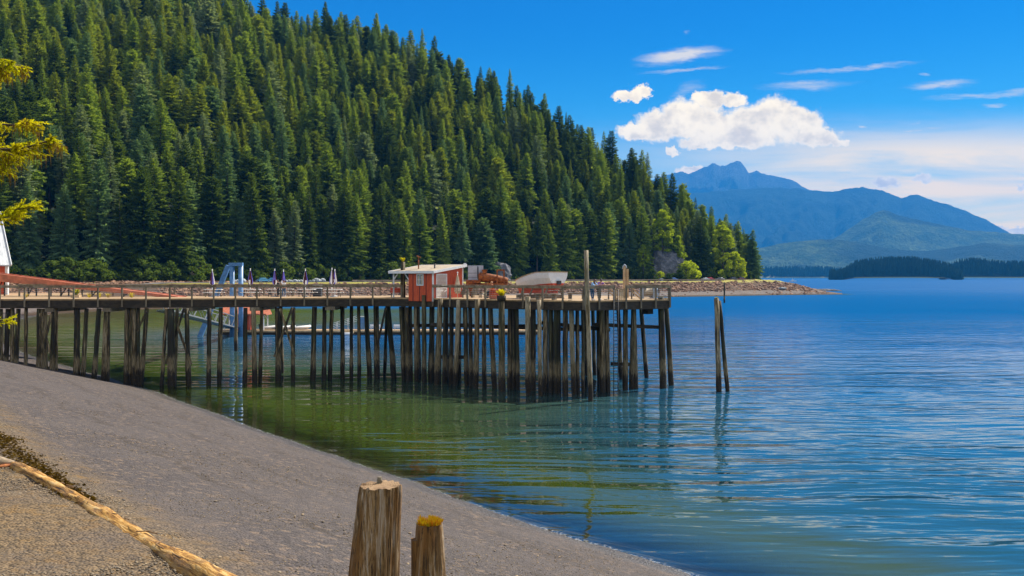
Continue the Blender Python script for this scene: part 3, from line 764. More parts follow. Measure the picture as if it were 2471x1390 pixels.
# leafy crowns: leaf-sized faces spread through clumps
def leafy(name, clumps, n, leaf, mats, seed=0, hang=.5):
    r = np.random.default_rng(seed)
    cl = np.array(clumps, float); wgt = cl[:, 3] * cl[:, 4] * cl[:, 5]; wgt = wgt ** .67; pick = r.choice(len(cl), n, p=wgt / wgt.sum())
    d = r.normal(size=(n, 3)); d /= np.linalg.norm(d, axis=1)[:, None]
    rad = r.uniform(.25, 1, n) ** .45 * r.uniform(.9, 1.12, n)
    c = cl[pick, :3] + d * cl[pick, 3:6] * rad[:, None]
    u = r.normal(size=(n, 3)); u[:, 2] *= hang; u /= np.linalg.norm(u, axis=1)[:, None]
    v = np.cross(u, r.normal(size=(n, 3))); v /= np.linalg.norm(v, axis=1)[:, None]
    sz = leaf * r.uniform(.6, 1.4, n)[:, None]
    P_ = np.stack([c - u * sz, c + v * sz * .5, c + u * sz, c - v * sz * .5], 1).reshape(-1, 3)
    me = bpy.data.meshes.new(name); me.from_pydata(P_.tolist(), [], [(4 * i, 4 * i + 1, 4 * i + 2, 4 * i + 3) for i in range(n)])
    for m_ in mats: me.materials.append(m_)
    return me
def rclumps(seed, n, w, h, z0, r0, r1):
    r = random.Random(seed); out = []
    for i in range(n):
        t = r.random(); z = z0 + (h - z0) * t; ww = w * math.sqrt(max(.08, 1 - (2 * t - .85) ** 2))
        a = r.uniform(0, 6.28); q = ww * math.sqrt(r.random()); s_ = r.uniform(r0, r1)
        out.append((q * math.cos(a), q * math.sin(a), z, s_, s_, s_ * .8))
    return out
LM_BRIGHT = m_leaf('bright_leaves', (.2, .28, .014), (.38, .44, .025), .5, .5)
LM_GREEN = m_leaf('alder_leaves', (.06, .1, .018), (.12, .17, .03), .42, .5)
LM_DARK = m_leaf('thicket_leaves', (.03, .055, .012), (.065, .1, .02), .4, .5)
def leaf_tree(label, px, Y, H, Wd, seed, mat, n=5200, lo=.1):
    z = zl(gx(px, Y), Y); t = thing('broadleaf_tree', label, 'tree', (gx(px, Y), Y, z))
    b = MB(); b.tube([(0, 0, -.5), (.2, .1, H * .35), (-.1, .2, H * .7), (.1, 0, H * .92)], [.45, .36, .2, .05], 8)
    rr = random.Random(seed)
    for k in range(9):
        a = rr.uniform(0, 6.28); z0 = H * rr.uniform(.2, .75); b.tube([(0, 0, z0), (math.cos(a) * Wd * .4, math.sin(a) * Wd * .4, z0 + H * .1), (math.cos(a) * Wd * .75, math.sin(a) * Wd * .75, z0 + H * .2)], [.16, .1, .03], 5)
    b.build('trunk', 'bark', t)
    link(bpy.data.objects.new('crown', leafy('leaf_crown', rclumps(seed, 120, Wd, H, H * lo, Wd * .1, Wd * .26), int(n * 1.35), .4, [mat], seed)), t)
leaf_tree('tall yellow-green broadleaf tree at the forest edge right of the round bush', 1744, 574, 32, 7.4, 3, LM_BRIGHT, 8000)
leaf_tree('yellow-green broadleaf tree growing above the grey rock face', 1598, 549, 38, 6.2, 4, LM_BRIGHT, 6500, .42)
leaf_tree('leaning golden-green broadleaf tree on the right edge of the rock face', 1634, 554, 24, 5.2, 6, LM_BRIGHT, 5200, .3)
leaf_tree('low broadleaf tree left of the parked dark hatchback and the point tip', 1774, 578, 16, 5.6, 8, LM_BRIGHT, 4600)
leaf_tree('small bright broadleaf tree high over the two leaning women', 1552, 538, 19, 3.4, 12, LM_BRIGHT, 2800, .4)
shrub_me = [leafy('shrub_leaves', rclumps(60 + k, 42, 2.8, 4.4, .2, .4, 1.1), 2100, .28, [(LM_DARK, LM_GREEN, LM_DARK, LM_GREEN, LM_BRIGHT)[k]], 60 + k) for k in range(5)]
stem_b = MB(); rr = random.Random(2)
for k in range(7): stem_b.tube([(0, 0, -.4), (rr.uniform(-1, 1), rr.uniform(-1, 1), 1.5), (rr.uniform(-2, 2), rr.uniform(-2, 2), 3.4)], [.09, .06, .02], 5)
stem_me = stem_b.mesh('shrub_stems', 'bark')
def shrub(label, px, back, sc, k, grp='thicket shrubs along the foot of the forest', nm='shrub'):
    Y = float(np.interp(px, C_, D0_)) - back; t = thing(nm, label, 'shrub', (gx(px, Y), Y, zl(gx(px, Y), Y) - .1), rr.uniform(0, 6), grp)
    t.scale = sc if isinstance(sc, tuple) else (sc * rr.uniform(.9, 1.3), sc, sc * rr.uniform(.8, 1.1))
    link(bpy.data.objects.new('foliage', shrub_me[k]), t); link(bpy.data.objects.new('stem', stem_me), t)
SH_AD = ['dark low', 'green spreading', 'dense dark', 'rounded green']
sb = {}
for px in list(range(-40, 1560, 26)) + [1680, 1705, 1728, 1760, 1790, 1808]:
    p = px + rr.uniform(-8, 8); k = rr.randint(0, 3); sb.setdefault((SH_AD[k], landmark(p)), []).append((p, k))
for (ad, ln), L_ in sb.items():
    L_.sort()
    for j, (p, k) in enumerate(L_):
        pre = '' if len(L_) == 1 else ORD[len(L_)][j] + ' ' if len(L_) < 5 else ('leftmost ', 'inner ', 'rightmost ')[0 if j == 0 else 2 if j == len(L_) - 1 else 1]
        shrub(f'{pre}{ad} shrub below the forest behind {ln}', p, rr.uniform(2, 7), rr.uniform(.8, 1.9), k)
shrub('big round bright yellow-green bush beside the coast road', 1658, 16, (2.3, 2, 2.3), 4, None, 'bush')
shrub('lower yellow-green bush on the right flank of the round bush', 1676, 15, (1.3, 1.2, 1.3), 4, None, 'bush')
shrub('small bright bush under the tall broadleaf tree', 1742, 9, (1.1, 1, 1.3), 4, None, 'bush')
shrub('bright green bush at the far end of the point near the cars', 1788, 10, (1.0, 1, 1.9), 4, None, 'bush')
shrub('small sunlit bush in front of the grey rock face', 1592, 18, (.9, .9, 1.1), 4, None, 'bush')
# rock faces at the foot of the hill
def outcrop(label, px, Y, w, h, seed):
    b = MB(); random.seed(seed)
    b.ball((0, 0, h * .35), (w * .5, w * .35, h * .68), 26, 20, jit=.0)
    b.v = [tuple(Vector(v) * (1 + .22 * mnoise.noise(Vector(v) * .22 + Vector((seed, 0, 0))) + .12 * mnoise.noise(Vector(v) * .7))) for v in b.v]
    b.sm = [False] * len(b.sm)
    tag(b.build('rock_outcrop', 'rock', None, (gx(px, Y), Y, zl(gx(px, Y), Y) - 1)), label, 'rock')
outcrop('tall grey rock face under the yellow-green tree right of the pier end', 1606, 553, 19, 19, 3)
for q_, b__, s__ in ((1575, 22, 1.3), (1640, 20, 1.4), (1612, 24, .9)): shrub({1575: 'dark shrub hiding the left foot of the tall grey rock face', 1640: 'dark shrub between the tall grey rock face and the round bush', 1612: 'low dark shrub before the middle of the tall rock face'}[q_], q_, b__, s__, 0)
outcrop('low pale grey rock face in the trees behind the rusty winch', 1198, 487, 15, 10, 9)
# far islands and opposite shore: low wooded land
def far_trees(name, label, sky, Yd, depth, treeh, n, seed, mat, srcs):
    sk = np.array(sky, float); r = np.random.default_rng(seed)
    c = np.linspace(sk[0, 0], sk[-1, 0], 90); s = np.linspace(0, 1, 16); S, CC = np.meshgrid(s, c, indexing='ij')
    def zf(cc, ss):
        zt = CH + (HY - np.interp(cc, sk[:, 0], sk[:, 1])) / F * Yd - treeh * .85
        return np.maximum(zt, 2.5) * np.sin(np.pi * np.clip(ss * .96 + .02, 0, 1)) ** .6 - .8
    Yg = Yd + depth * (S - .35)
    kind(grid_mesh(name, (CC - CX) / F * Yg, Yg, zf(CC, S), mat), 'structure')
    cc = r.uniform(sk[0, 0], sk[-1, 0], n); ss = r.uniform(.03, .6, n); Yq = Yd + depth * (ss - .35)
    return np.c_[(cc - CX) / F * Yq, Yq, zf(cc, ss)], treeh * r.uniform(.6, 1.15, n)
def cone_tree(seed):
    r = random.Random(seed); V = []; Fc = []
    for k in range(9):
        z = .06 + .1 * k; rad = .17 * (1 - z) + .02
        for q in range(7):
            a = q * .9 + r.uniform(0, .5); a2 = a + 1.0; rr_ = rad * r.uniform(.8, 1.25)
            o = len(V); V += [(0, 0, z + .14), (rr_ * math.cos(a), rr_ * math.sin(a), z - .03), (rr_ * math.cos(a2), rr_ * math.sin(a2), z - .02)]; Fc.append((o, o + 1, o + 2))
    me = bpy.data.meshes.new('far_conifer'); me.from_pydata(V, [], Fc); return me
fs = []; FM = m_leaf('far_needles', (.016, .034, .016), (.034, .058, .026), .4, .02)
for k in range(3):
    me = cone_tree(70 + k); me.materials.append(FM); fs.append(bpy.data.objects.new('far_kind_%d' % k, me))
A_, a_ = far_trees('island', '', [(2002, 676), (2015, 662), (2040, 647), (2062, 632), (2120, 623), (2200, 621), (2262, 631), (2290, 637), (2310, 660), (2322, 677)], 3300, 170, 34, 1500, 1, MT['shore'], fs)
B_, b__ = far_trees('island', '', [(2268, 676), (2290, 640), (2310, 628), (2350, 624), (2400, 629), (2440, 632), (2480, 627), (2560, 630), (2660, 640), (2760, 676)], 3700, 190, 33, 1700, 2, MT['shore'], fs)
C2, c2 = far_trees('opposite_shore', '', [(1700, 655), (1760, 648), (1815, 646), (1870, 644), (1930, 643), (1990, 643), (2040, 648), (2110, 640), (2300, 640), (2700, 640)], 6000, 340, 42, 3600, 3, MT['shore'], fs)
co = np.vstack([A_, B_, C2]); hh = np.concatenate([a_, b__, c2])
kind(scatter('far_woods', co, r_.uniform(0, 6.28, len(co)), hh, r_.integers(0, 3, len(co)), fs), 'stuff', 'dark spruce woods on the islands and the opposite shore', 'woods')
# riprap bank, boulders, road
rocks = []
for k in range(5):
    b = MB(); random.seed(90 + k); b.ball((0, 0, 0), (.9, .6, .5), 7, 5, jit=.28, smooth=False)
    b.v = [tuple(c + random.uniform(-.12, .12) for c in v) for v in b.v]
    rocks.append(bpy.data.objects.new('rock_kind_%d' % k, b.mesh('riprap_rock', 'riprap')))
n = 80000; r = np.random.default_rng(4)
x = r.uniform(-185, 196, n); y = r.uniform(300, 592, n); d = sdist(x, y)
tipf = (x > 118)
ok = ((d > 8.6) & (d < 20) & (x > -118)) | ((x < -100) & (d > 27) & (d < 43)) | ((d > 0) & (d < 9) & (r.uniform(0, 1, n) < .05)) | (tipf & (x > 140) & (d > 1.0) & (d < 20) & (y < 600) & (r.uniform(0, 1, n) < .8))
x, y, d = x[ok], y[ok], d[ok]
kind(scatter('riprap', np.c_[x, y, zland(x, y) - .1], r.uniform(0, 6.28, len(x)), r.uniform(.5, 1.5, len(x)) * np.where(d < 8, .7, 1) * np.where(x > 130, 1.2, 1), r.integers(0, 5, len(x)), rocks, r.uniform(-.5, .5, len(x))), 'stuff', 'brown riprap stones along the coast road', 'riprap')
bb = MB(); random.seed(3); bb.ball((0, 0, .5), (1, .9, .8), 10, 7, jit=.12, smooth=False); bme = bb.mesh('boulder', 'boulder')
for j, px in enumerate((566, 574, 586, 622, 690, 697, 704, 712, 720, 727, 748, 756, 764, 772, 779)):
    Y = float(np.interp(px, C_, D0_)) - 10; o = bpy.data.objects.new('boulder', bme); link(o, None, (gx(px, Y), Y, zl(gx(px, Y), Y)), j * 1.3)
    s_ = (.75, .9, 1.1, .8, .75, .85, .7, .9, .75, .8, .7, .8, 1.3, .85, 1.2)[j]; o.scale = (s_ * 1.2, s_, s_)
    tag(o, 'grey boulder in the line of boulders between the coast road and the forest', 'boulder', 'boulders beside the coast road')
def offs_line(pxs, off):
    out = []
    for px in pxs:
        lo, hi = 250., 620.
        yy = np.linspace(lo, hi, 1500); dd_ = sdist((px - CX) / F * yy, yy)
        i = np.argmax(dd_ > off); out.append((gx(px, yy[i]), yy[i]))
    return out
pr = list(range(240, 1770, 30)); a = offs_line(pr, 22.6); b = offs_line(pr, 28)
m = MB(); vsr = []
for p, q in zip(a, b): vsr += [(p[0], p[1], zl(*p) + .12), (q[0], q[1], zl(*q) + .12)]
m.add(vsr, [(2 * i, 2 * i + 2, 2 * i + 3, 2 * i + 1) for i in range(len(a) - 1)])
MT['asphalt'] = m_plain('asphalt', (.11, .105, .1), .9)
kind(m.build('road', 'asphalt'), 'structure')
gl_ = offs_line(range(850, 1830, 12), 21.6); gr = thing('guard_rail', 'long rusty-brown guard rail beside the coast road', 'guard rail')
m = MB()
gl_ = [p for p in gl_ if p[1] < 575]
for p, q in zip(gl_[:-1], gl_[1:]): m.beam((p[0], p[1], zl(*p) + .75), (q[0], q[1], zl(*q) + .75), .12, .4)
m.build('rail', m_plain('rail_steel', (.3, .22, .16), .6), gr)
for p in gl_: MB().box((p[0], p[1] + .14, zl(*p) + .3), (.15, .15, 1.0)).build('post', 'dark_wood', gr)
outcrop('low dark rocky reef lying in the water just off the tip of the point', 1985, 700, 26, 3.2, 15)
for o in COL.objects:
    if o.name.startswith('rock_outcrop') and o.get('label', '').startswith('low dark'): o.location.z = -.6; o.scale = (1, .3, .62)
# ------------------------------------------------------------------ the pier
random.seed(21)
A, B, Cc, Dd, Ee = (-9.9, 95.0), (6.0, 83.0), (14.1, 89.0), (12.8, 104.0), (-4.0, 110.0)
FLX = [(-300, 87.0), (0, 89.5), (410, 91.7), (620, 93.3), (900, 96.0), (985, 95.2)]
def fl(px): return float(np.interp(px, [q[0] for q in FLX], [q[1] for q in FLX]))
front = [(gx(px, Y), Y) for px, Y in FLX[:-1]] + [A, B, Cc]
deck_poly = front + [Dd, Ee, (-14, 106), (-35, 103.5), (-51, 101), (-51, 124), (-100, 124), (-100, 90)]
pier = thing('pier', 'long weathered timber pier on tall dark piles reaching out over the water', 'pier')
m = MB(); m.poly(deck_poly, DZ - .14, DZ); m.build('deck', 'deck', pier)
def inset(p, q, d):
    v = Vector((q[0] - p[0], q[1] - p[1])).normalized(); n = Vector((-v.y, v.x)); return (p[0] + n.x * d, p[1] + n.y * d), (q[0] + n.x * d, q[1] + n.y * d)
for p, q in zip(front[:-1], front[1:]):
    a, b = inset(p, q, .22)
    m = MB(); m.beam((a[0], a[1], DZ - .5), (b[0], b[1], DZ - .5), .3, .7); m.build('stringer', 'dark_wood', pier)
for p, q in ((Cc, Dd), (Dd, Ee), (Ee, (-14, 106)), ((-14, 106), (-35, 103.5)), ((-35, 103.5), (-51, 101))):
    a, b = inset(p, q, .3); m = MB(); m.beam((a[0], a[1], DZ - .5), (b[0], b[1], DZ - .5), .3, .7); m.build('stringer', 'dark_wood', pier)
PILES = [(-30, -33, 887, 11), (3, 2, 887, 9), (19, 13, 887, 12), (45, 36, 888, 11), (94, 93, 891, 11), (106, 108, 895, 14), (131, 125, 901, 14), (209, 199, 907, 11), (239, 226, 912, 12), (257, 250, 918, 13),
 (306, 304, 923, 11), (323, 323, 932, 13), (354, 340, 933, 11), (402, 390, 932, 9), (412, 414, 932, 18), (428, 421, 930, 9), (450, 455, 930, 12), (505, 504, 929, 11), (533, 529, 926, 11),
 (592, 591, 926, 11), (612, 615, 925, 12), (632, 627, 922, 9), (670, 672, 923, 14), (677, 680, 900, 10), (708, 707, 922, 10), (759, 755, 919, 13), (783, 782, 918, 11), (801, 796, 916, 10),
 (826, 827, 913, 11), (848, 848, 913, 9), (866, 867, 912, 9), (883, 892, 910, 12), (908, 910, 910, 14), (934, 928, 905, 8), (936, 951, 912, 13), (968, 975, 918, 11), (981, 985, 920, 11), (990, 992, 919, 10), (1004, 1006, 921, 14),
 (1023, 1024, 924, 13, 712), (1042, 1039, 927, 12), (1063, 1053, 929, 15, 721), (1076, 1073, 930, 14), (1090, 1088, 931, 13), (1107, 1098, 931, 13, 724), (1122, 1126, 932, 13), (1134, 1137, 934, 12), (1152, 1148, 937, 15, 722), (1167, 1169, 938, 12), (1182, 1193, 939, 14),
 (1231, 1230, 946, 14), (1242, 1240, 948, 12), (1247, 1250, 945, 10), (1273, 1275, 951, 15, 716), (1287, 1287, 952, 14), (1301, 1304, 955, 12, 724), (1316, 1316, 955, 15), (1329, 1330, 957, 15), (1341, 1342, 957, 14), (1349, 1350, 952, 9), (1364, 1364, 951, 15), (1377, 1385, 951, 14, 723), (1393, 1394, 949, 11), (1406, 1407, 949, 9),
 (1430, 1435, 905, 10), (1452, 1455, 947, 15), (1463, 1467, 946, 13, 722), (1491, 1499, 915, 11), (1509, 1509, 941, 13), (1529, 1534, 938, 12, 721), (1546, 1560, 911, 11), (1595, 1600, 937, 17, 717), (1606, 1620, 930, 13, 718)]
def pile(px0, px1, yb, w, yt=None, name='pile', parent=None, Y=None, mat='pile'):
    if Y is None: Y = CH * F / (yb - HY)
    p1 = Vector((gx(px1, Y), Y, 0))
    if px1 < 345: Y = fl(px1) + .45; p1 = Vector((gx(px1, Y), Y, 0))
    if yt is None and px1 > 990 and parent is not None:
        while min((p1.x - A[0]) * .6 + (p1.y - A[1]) * .8, (p1.x - B[0]) * -.593 + (p1.y - B[1]) * .805) < .55: Y += .1; p1 = Vector((gx(px1, Y), Y, 0))
    if yt is None: zt = DZ - .9 if px0 < 985 else DZ - .16
    else: zt = CH - (yt - HY) / F * Y
    p0 = Vector((gx(px0, Y), Y, zt)); zb = min(-1.2, zl(p1.x, p1.y) - .5) if px1 >= 345 else zl(p1.x, p1.y) - .5
    d = (p1 - p0); r = w / F * Y / 2 * (.9 if 985 < px1 < 1500 else .98); pts = []; rs = []
    n = 11
    for i in range(n):
        t = i / (n - 1); z = zt + (zb - zt) * t; k = (zt - z) / zt if zt else 0
        q = p0 + Vector((d.x * k + random.uniform(-.02, .02), random.uniform(-.02, .02), 0)); q.z = z
        pts.append(q); rs.append(r * (.93 + .1 * t) * random.uniform(.96, 1.04) * (1.1 if .1 < z < 2.0 else 1.0))
    m = MB(); m.tube(pts, rs, 11, jit=.05)
    return m.build(name, mat, parent), p0, r
for P_ in PILES: pile(*P_, parent=pier, mat='pale_pile' if P_[1] in (1098, 1148, 1304, 1275, 1385, 250, 615) else 'pile')
r = random.Random(77)
for k in range(12):                                             # piles further under the deck
    for _ in range(60):
        px = r.uniform(995, 1560); Y = r.uniform(88, 103); x = gx(px, Y)
        e = (x - A[0]) * .6 + (Y - A[1]) * .8
        if e > 1.2 and (x - Cc[0]) * .65 - (Y - Cc[1]) * .76 < -1.0: break
    pile(px + r.uniform(-6, 6), px, 0, r.uniform(9, 13), None, parent=pier, Y=Y)
def brace(a, b, w=.16): m = MB(); m.beam(a, b, w * .6, w * 1.3); m.build('brace', 'pile', pier)
for x0, y0, x1, y1, Y in ((444, 745, 400, 878, 91.2), (420, 765, 462, 880, 91.0), (705, 742, 662, 862, 93.3), (676, 745, 712, 862, 93.1), (931, 742, 903, 868, 96.2), (124, 758, 98, 870, 89.6), (97, 756, 120, 850, 89.4), (354, 752, 330, 800, 90.8)):
    brace(at(x0, y0, Y), at(x1, y1, Y))
for x0, y0, x1, y1, Y0, Y1 in ((985, 786, 1130, 784, 95.6, 97), (1040, 783, 1415, 796, 93.5, 89), (1300, 778, 1470, 796, 94, 86.5), (1430, 783, 1600, 790, 88.5, 90), (1050, 861, 1130, 862, 94, 93.5), (1475, 878, 1530, 880, 90, 91), (1190, 788, 1300, 786, 96, 95)):
    m = MB(); m.beam(at(x0, y0, Y0), at(x1, y1, Y1), .25, .32); m.build('waler', 'dark_wood', pier)
for px in (118, 257, 452, 614, 796): # cap beams over the bents, cut ends showing pale
    Y = fl(px); x = gx(px, Y); m = MB(); m.box((x, Y + 3.6, DZ - 1.02), (.75 if px < 300 else .9, 7.2, .34)); m.build('cap_beam', 'post_wood', pier)
# railing
def rail_run(pts, step, dz0=-.75, side=.0, nm='post'):
    for p, q in zip(pts[:-1], pts[1:]):
        v = Vector((q[0] - p[0], q[1] - p[1])); L = v.length; v.normalize(); n = Vector((-v.y, v.x)); rz = math.atan2(v.y, v.x)
        k = max(1, round(L / step))
        for i in range(k + (1 if q == pts[-1] else 0)):
            c = Vector(p) + v * (L * i / k) + n * side
            m = MB(); m.box((c.x, c.y, DZ + (1.2 + dz0) / 2), (.15, .11, 1.2 - dz0), rz); m.build('railing_post', 'post_wood', pier)
        a = Vector(p) + n * side; b = Vector(q) + n * side
        m = MB(); m.beam((a.x, a.y, DZ + 1.25), (b.x, b.y, DZ + 1.25), .24, .06); m.beam((a.x - n.x * .08, a.y - n.y * .08, DZ + 1.1), (b.x - n.x * .08, b.y - n.y * .08, DZ + 1.1), .05, .2)
        m.build('handrail', 'rail_wood', pier)
        m = MB()
        for j in range(5): m.tube([(a.x, a.y, DZ + .14 + .18 * j), (b.x, b.y, DZ + .14 + .18 * j)], .008, 4)
        m.build('cable', 'grey_metal', pier)
S_ = Vector((-7.4, 93.12)); e1 = Vector((.8, -.6)); e2 = Vector((.6, .8))
rail_run([front[0], front[1]], 2.2, side=-.06); rail_run(front[1:5] + [(-10.6, 95.5)], 2.15, side=-.06)
Bq = Vector(B); Cq = Vector(Cc); gate0 = Bq + (Cq - Bq) * .33; gate1 = Bq + (Cq - Bq) * .47
rail_run([tuple(S_ + e1 * .05), B], 2.1, side=-.06); rail_run([B, tuple(gate0)], 1.7, side=-.06); rail_run([tuple(gate1), Cc], 1.7, side=-.06); rail_run([Cc, Dd], 3.8, 0.0, .1)
rail_run([(-14, 105.7), (-35, 103.2), (-50, 101)], 3.0, 0.0, .1)
# gate and ladder at the landing stage
m = MB()
for k in range(6): c = gate0 + (gate1 - gate0) * ((k + .5) / 6); m.box((c.x - .05, c.y + .1, DZ + .5), (.13, .05, 1.0), math.atan2(.6, .81))
m.build('gate', 'tan_wood', pier)
m = MB(); c = Bq + (Cq - Bq) * .31; v = (Cq - Bq).normalized(); n = Vector((v.y, -v.x)) * .25
for s_ in (0, .5): q = c + v * s_ + n; m.tube([(q.x, q.y, DZ + .9), (q.x, q.y, -.6)], .04, 6)
for k in range(28): a = c + n; b = c + v * .5 + n; m.tube([(a.x, a.y, .2 + .29 * k), (b.x, b.y, .2 + .29 * k)], .025, 5)
m.build('ladder', 'dark_metal', pier)
p = at(1563, 749, 89.5); m = MB(); m.box((p.x, p.y, p.z), (.68, .7, .65), .6); m.box((p.x, p.y, p.z + .36), (.78, .8, .07), .6); m.build('hanging_box', 'dark_wood', pier)

# planter piles, free mooring piles
def leafs(parent, name, c, w, h, n, mats, seed, leaf=.09, droop=0.0):
    r = np.random.default_rng(seed); b = MB()
    for i in range(n):
        a = r.uniform(0, 6.28); rr_ = w * r.uniform(.2, 1); hh_ = h * r.uniform(.35, 1) - droop * rr_ * rr_
        base = Vector(c) + Vector((math.cos(a) * rr_ * .2, math.sin(a) * rr_ * .2, 0)); tip = Vector(c) + Vector((math.cos(a) * rr_, math.sin(a) * rr_, hh_)); mid = (base + tip) / 2 + Vector((0, 0, .12 * h + .02))
        s_ = Vector((-math.sin(a), math.cos(a), 0)) * leaf * .5
        b.add([base - s_ * .5, base + s_ * .5, mid + s_, mid - s_], [(0, 1, 2, 3)], r.integers(0, len(mats))); b.add([mid - s_, mid + s_, tip], [(0, 1, 2)], r.integers(0, len(mats)))
    return b.build(name, mats, parent)
t = thing('planter_pile', 'tall dark pile topped with a yellow-green plant at the corner of the red shed', 'pile')
o, p0, _ = pile(972, 976, 917, 12, 632, 'pile_shaft', t); leafs(t, 'plant', p0, .42, .5, 70, ['yellow_leaf', 'green_leaf'], 1)
t = thing('planter_pile', 'low pile with a wide yellow plant on top in front of the rusty winch', 'pile')
o, p0, _ = pile(1210, 1211, 945, 18, 714, 'pile_shaft', t); leafs(t, 'plant', p0, .68, .72, 110, ['yellow_leaf'], 2, .1, .4)
m = MB(); m.tube([(p0.x, p0.y, p0.z - .45), (p0.x, p0.y, p0.z + .02)], [.36, .42], 14); m.build('pot', 'dark_wood', t)
t = thing('mooring_pile', 'tallest bare grey pile standing free in the water before the pier', 'pile'); pile(1414, 1425, 968, 13, 604, 'pile_shaft', t, None, 'pale_pile')
t = thing('mooring_pile', 'thicker left pile of the leaning pair in open water with a ragged top', 'pile')
o, p0, _ = pile(1729, 1735, 945, 13, 720, 'pile_shaft', t, None, 'pale_pile'); leafs(t, 'moss', p0, .3, .14, 40, ['yellow_leaf', 'green_leaf'], 5, .05)
t = thing('mooring_pile', 'slimmer slanting right pile of the leaning pair in open water', 'pile'); pile(1736, 1756, 944, 10, 726, 'pile_shaft', t)
t = thing('mooring_pile', 'small dark distant post standing in the water beyond the leaning pair', 'pile'); pile(1748, 1748, 731, 4, 681, 'pile_shaft', t)

# ------------------------------------------------------------------ the red shed
shed = thing('shed', 'small red board shed with white trim and a flat pale roof on the pier', 'shed')
def V3(p2, z): return Vector((p2.x, p2.y, z))
S0 = S_.copy(); Wd, Ld = 3.05, 4.3
cs = [S0, S0 + e2 * Ld, S0 + e2 * Ld - e1 * Wd, S0 - e1 * Wd]              # front corner, right back, left back, left front
ztop = lambda q: DZ + 2.42 + .135 * (q - S0).dot(e2)
rot = math.atan2(e1.y, e1.x)
def wall(p, q, nm='wall'):
    out = Vector((q.y - p.y, p.x - q.x)).normalized() * .04
    vs = [V3(p + out, DZ - .3), V3(q + out, DZ - .3), V3(q + out, ztop(q)), V3(p + out, ztop(p)), V3(p - out, DZ - .3), V3(q - out, DZ - .3), V3(q - out, ztop(q)), V3(p - out, ztop(p))]
    MB().add(vs, [(0, 1, 2, 3), (5, 4, 7, 6), (1, 0, 4, 5), (3, 2, 6, 7), (0, 3, 7, 4), (2, 1, 5, 6)]).build(nm, 'red_boards', shed)
for i in range(4): wall(cs[(i + 1) % 4], cs[i])
ov = .3
rc = [S0 - e2 * ov + e1 * ov, S0 + e2 * (Ld + ov) + e1 * ov, S0 + e2 * (Ld + ov) - e1 * (Wd + 2.4), S0 - e2 * ov - e1 * (Wd + 2.4)]
rz_ = lambda q: ztop(q) + .05
vs = [V3(q, rz_(q)) for q in rc] + [V3(q, rz_(q) + .1) for q in rc]
roof = MB().add(vs, [(0, 3, 2, 1), (4, 5, 6, 7), (0, 1, 5, 4), (1, 2, 6, 5), (2, 3, 7, 6), (3, 0, 4, 7)]).build('roof', 'off_white', shed)
for i in range(4):
    p, q = rc[i], rc[(i + 1) % 4]; o_ = Vector((p.y - q.y, q.x - p.x)).normalized() * -.03
    MB().beam(V3(p + o_, rz_(p) + .01), V3(q + o_, rz_(q) + .01), .05, .24).build('fascia', 'white_paint', roof)
MB().beam(V3(S0 + (e1 - e2) * .04, DZ - .3), V3(S0 + (e1 - e2) * .04, ztop(S0)), .16, .16).build('corner_trim', 'white_paint', shed)
k_ = cs[1] + e1 * .04; MB().beam(V3(k_, DZ - .1), V3(k_, ztop(k_)), .12, .12).build('corner_trim', 'white_paint', shed)
wc = S0 - e1 * 1.55 - e2 * .06
wn = MB(); 
for dx, dz, w_, h_ in ((0, .5, .86, .09), (0, -.5, .86, .11), (-.39, 0, .09, 1.0), (.39, 0, .09, 1.0), (0, 0, .05, .9), (0, 0, .7, .04)): q = wc + e1 * dx - e2 * .02; wn.box((q.x, q.y, DZ + 1.72 + dz), (w_, .07, h_), rot)
wo_ = wn.build('window', 'white_paint', shed); q = wc + e2 * .01
MB().box((q.x, q.y, DZ + 1.72), (.72, .03, .92), rot).build('pane', 'glass', wo_)
q = wc - e2 * .012
MB().box((q.x - e1.x * .2, q.y - e1.y * .2, DZ + 1.72), (.16, .02, .8), rot).box((q.x + e1.x * .2, q.y + e1.y * .2, DZ + 1.72), (.16, .02, .8), rot).build('curtain', 'beige_cloth', wo_)
ld = MB(); dc = S0 + e2 * 1.15 + e1 * .07; r2 = math.atan2(e2.y, e2.x)
for dx, w_ in ((-.72, .1), (.72, .1)): q = dc + e2 * dx; ld.box((q.x, q.y, DZ + 1.13), (w_, .07, 2.3), r2)
ld.box((dc.x, dc.y, DZ + 2.24), (1.34, .07, .1), r2); ld.box((dc.x, dc.y, DZ + .05), (1.34, .07, .1), r2)
door = ld.build('door', 'white_paint', shed); sl = MB()
for k in range(17):
    M = Matrix.Rotation(r2, 3, 'Z') @ Matrix.Rotation(R(38), 3, 'X'); sl.box((dc.x, dc.y, DZ + .18 + k * .122), (1.33, .02, .11), mat=M)
sl.build('louvre', 'white_paint', door)
MB().box((dc.x - e1.x * .05, dc.y - e1.y * .05, DZ + 1.15), (1.34, .02, 2.1), r2).build('door_backing', 'blue_steel', door)
for k in (0.0, .85):                                               # porch posts and knee braces
    pp = S0 - e1 * (Wd + 2.1) + e2 * (.1 + k * 4.2); zt = ztop(pp)
    b = MB(); b.beam(V3(pp, DZ), V3(pp, zt), .14, .14); b.beam(V3(pp, zt - .75), V3(pp + e1 * .65, zt - .04), .09, .09); b.build('porch_post', 'white_paint', shed)
    qq = S0 - e1 * (Wd + .06) + e2 * (.1 + k * 4.2); MB().beam(V3(qq, zt - .75), V3(qq - e1 * .65, zt - .04), .09, .09).build('porch_brace', 'white_paint', shed)
pa = S0 - e1 * (Wd + 2.2) + e2 * .1; pb = S0 - e1 * (Wd + .05) + e2 * .1
MB().beam(V3(pa, ztop(pa) - .05), V3(pb, ztop(pb) - .05), .1, .16).build('porch_beam', 'white_paint', shed)
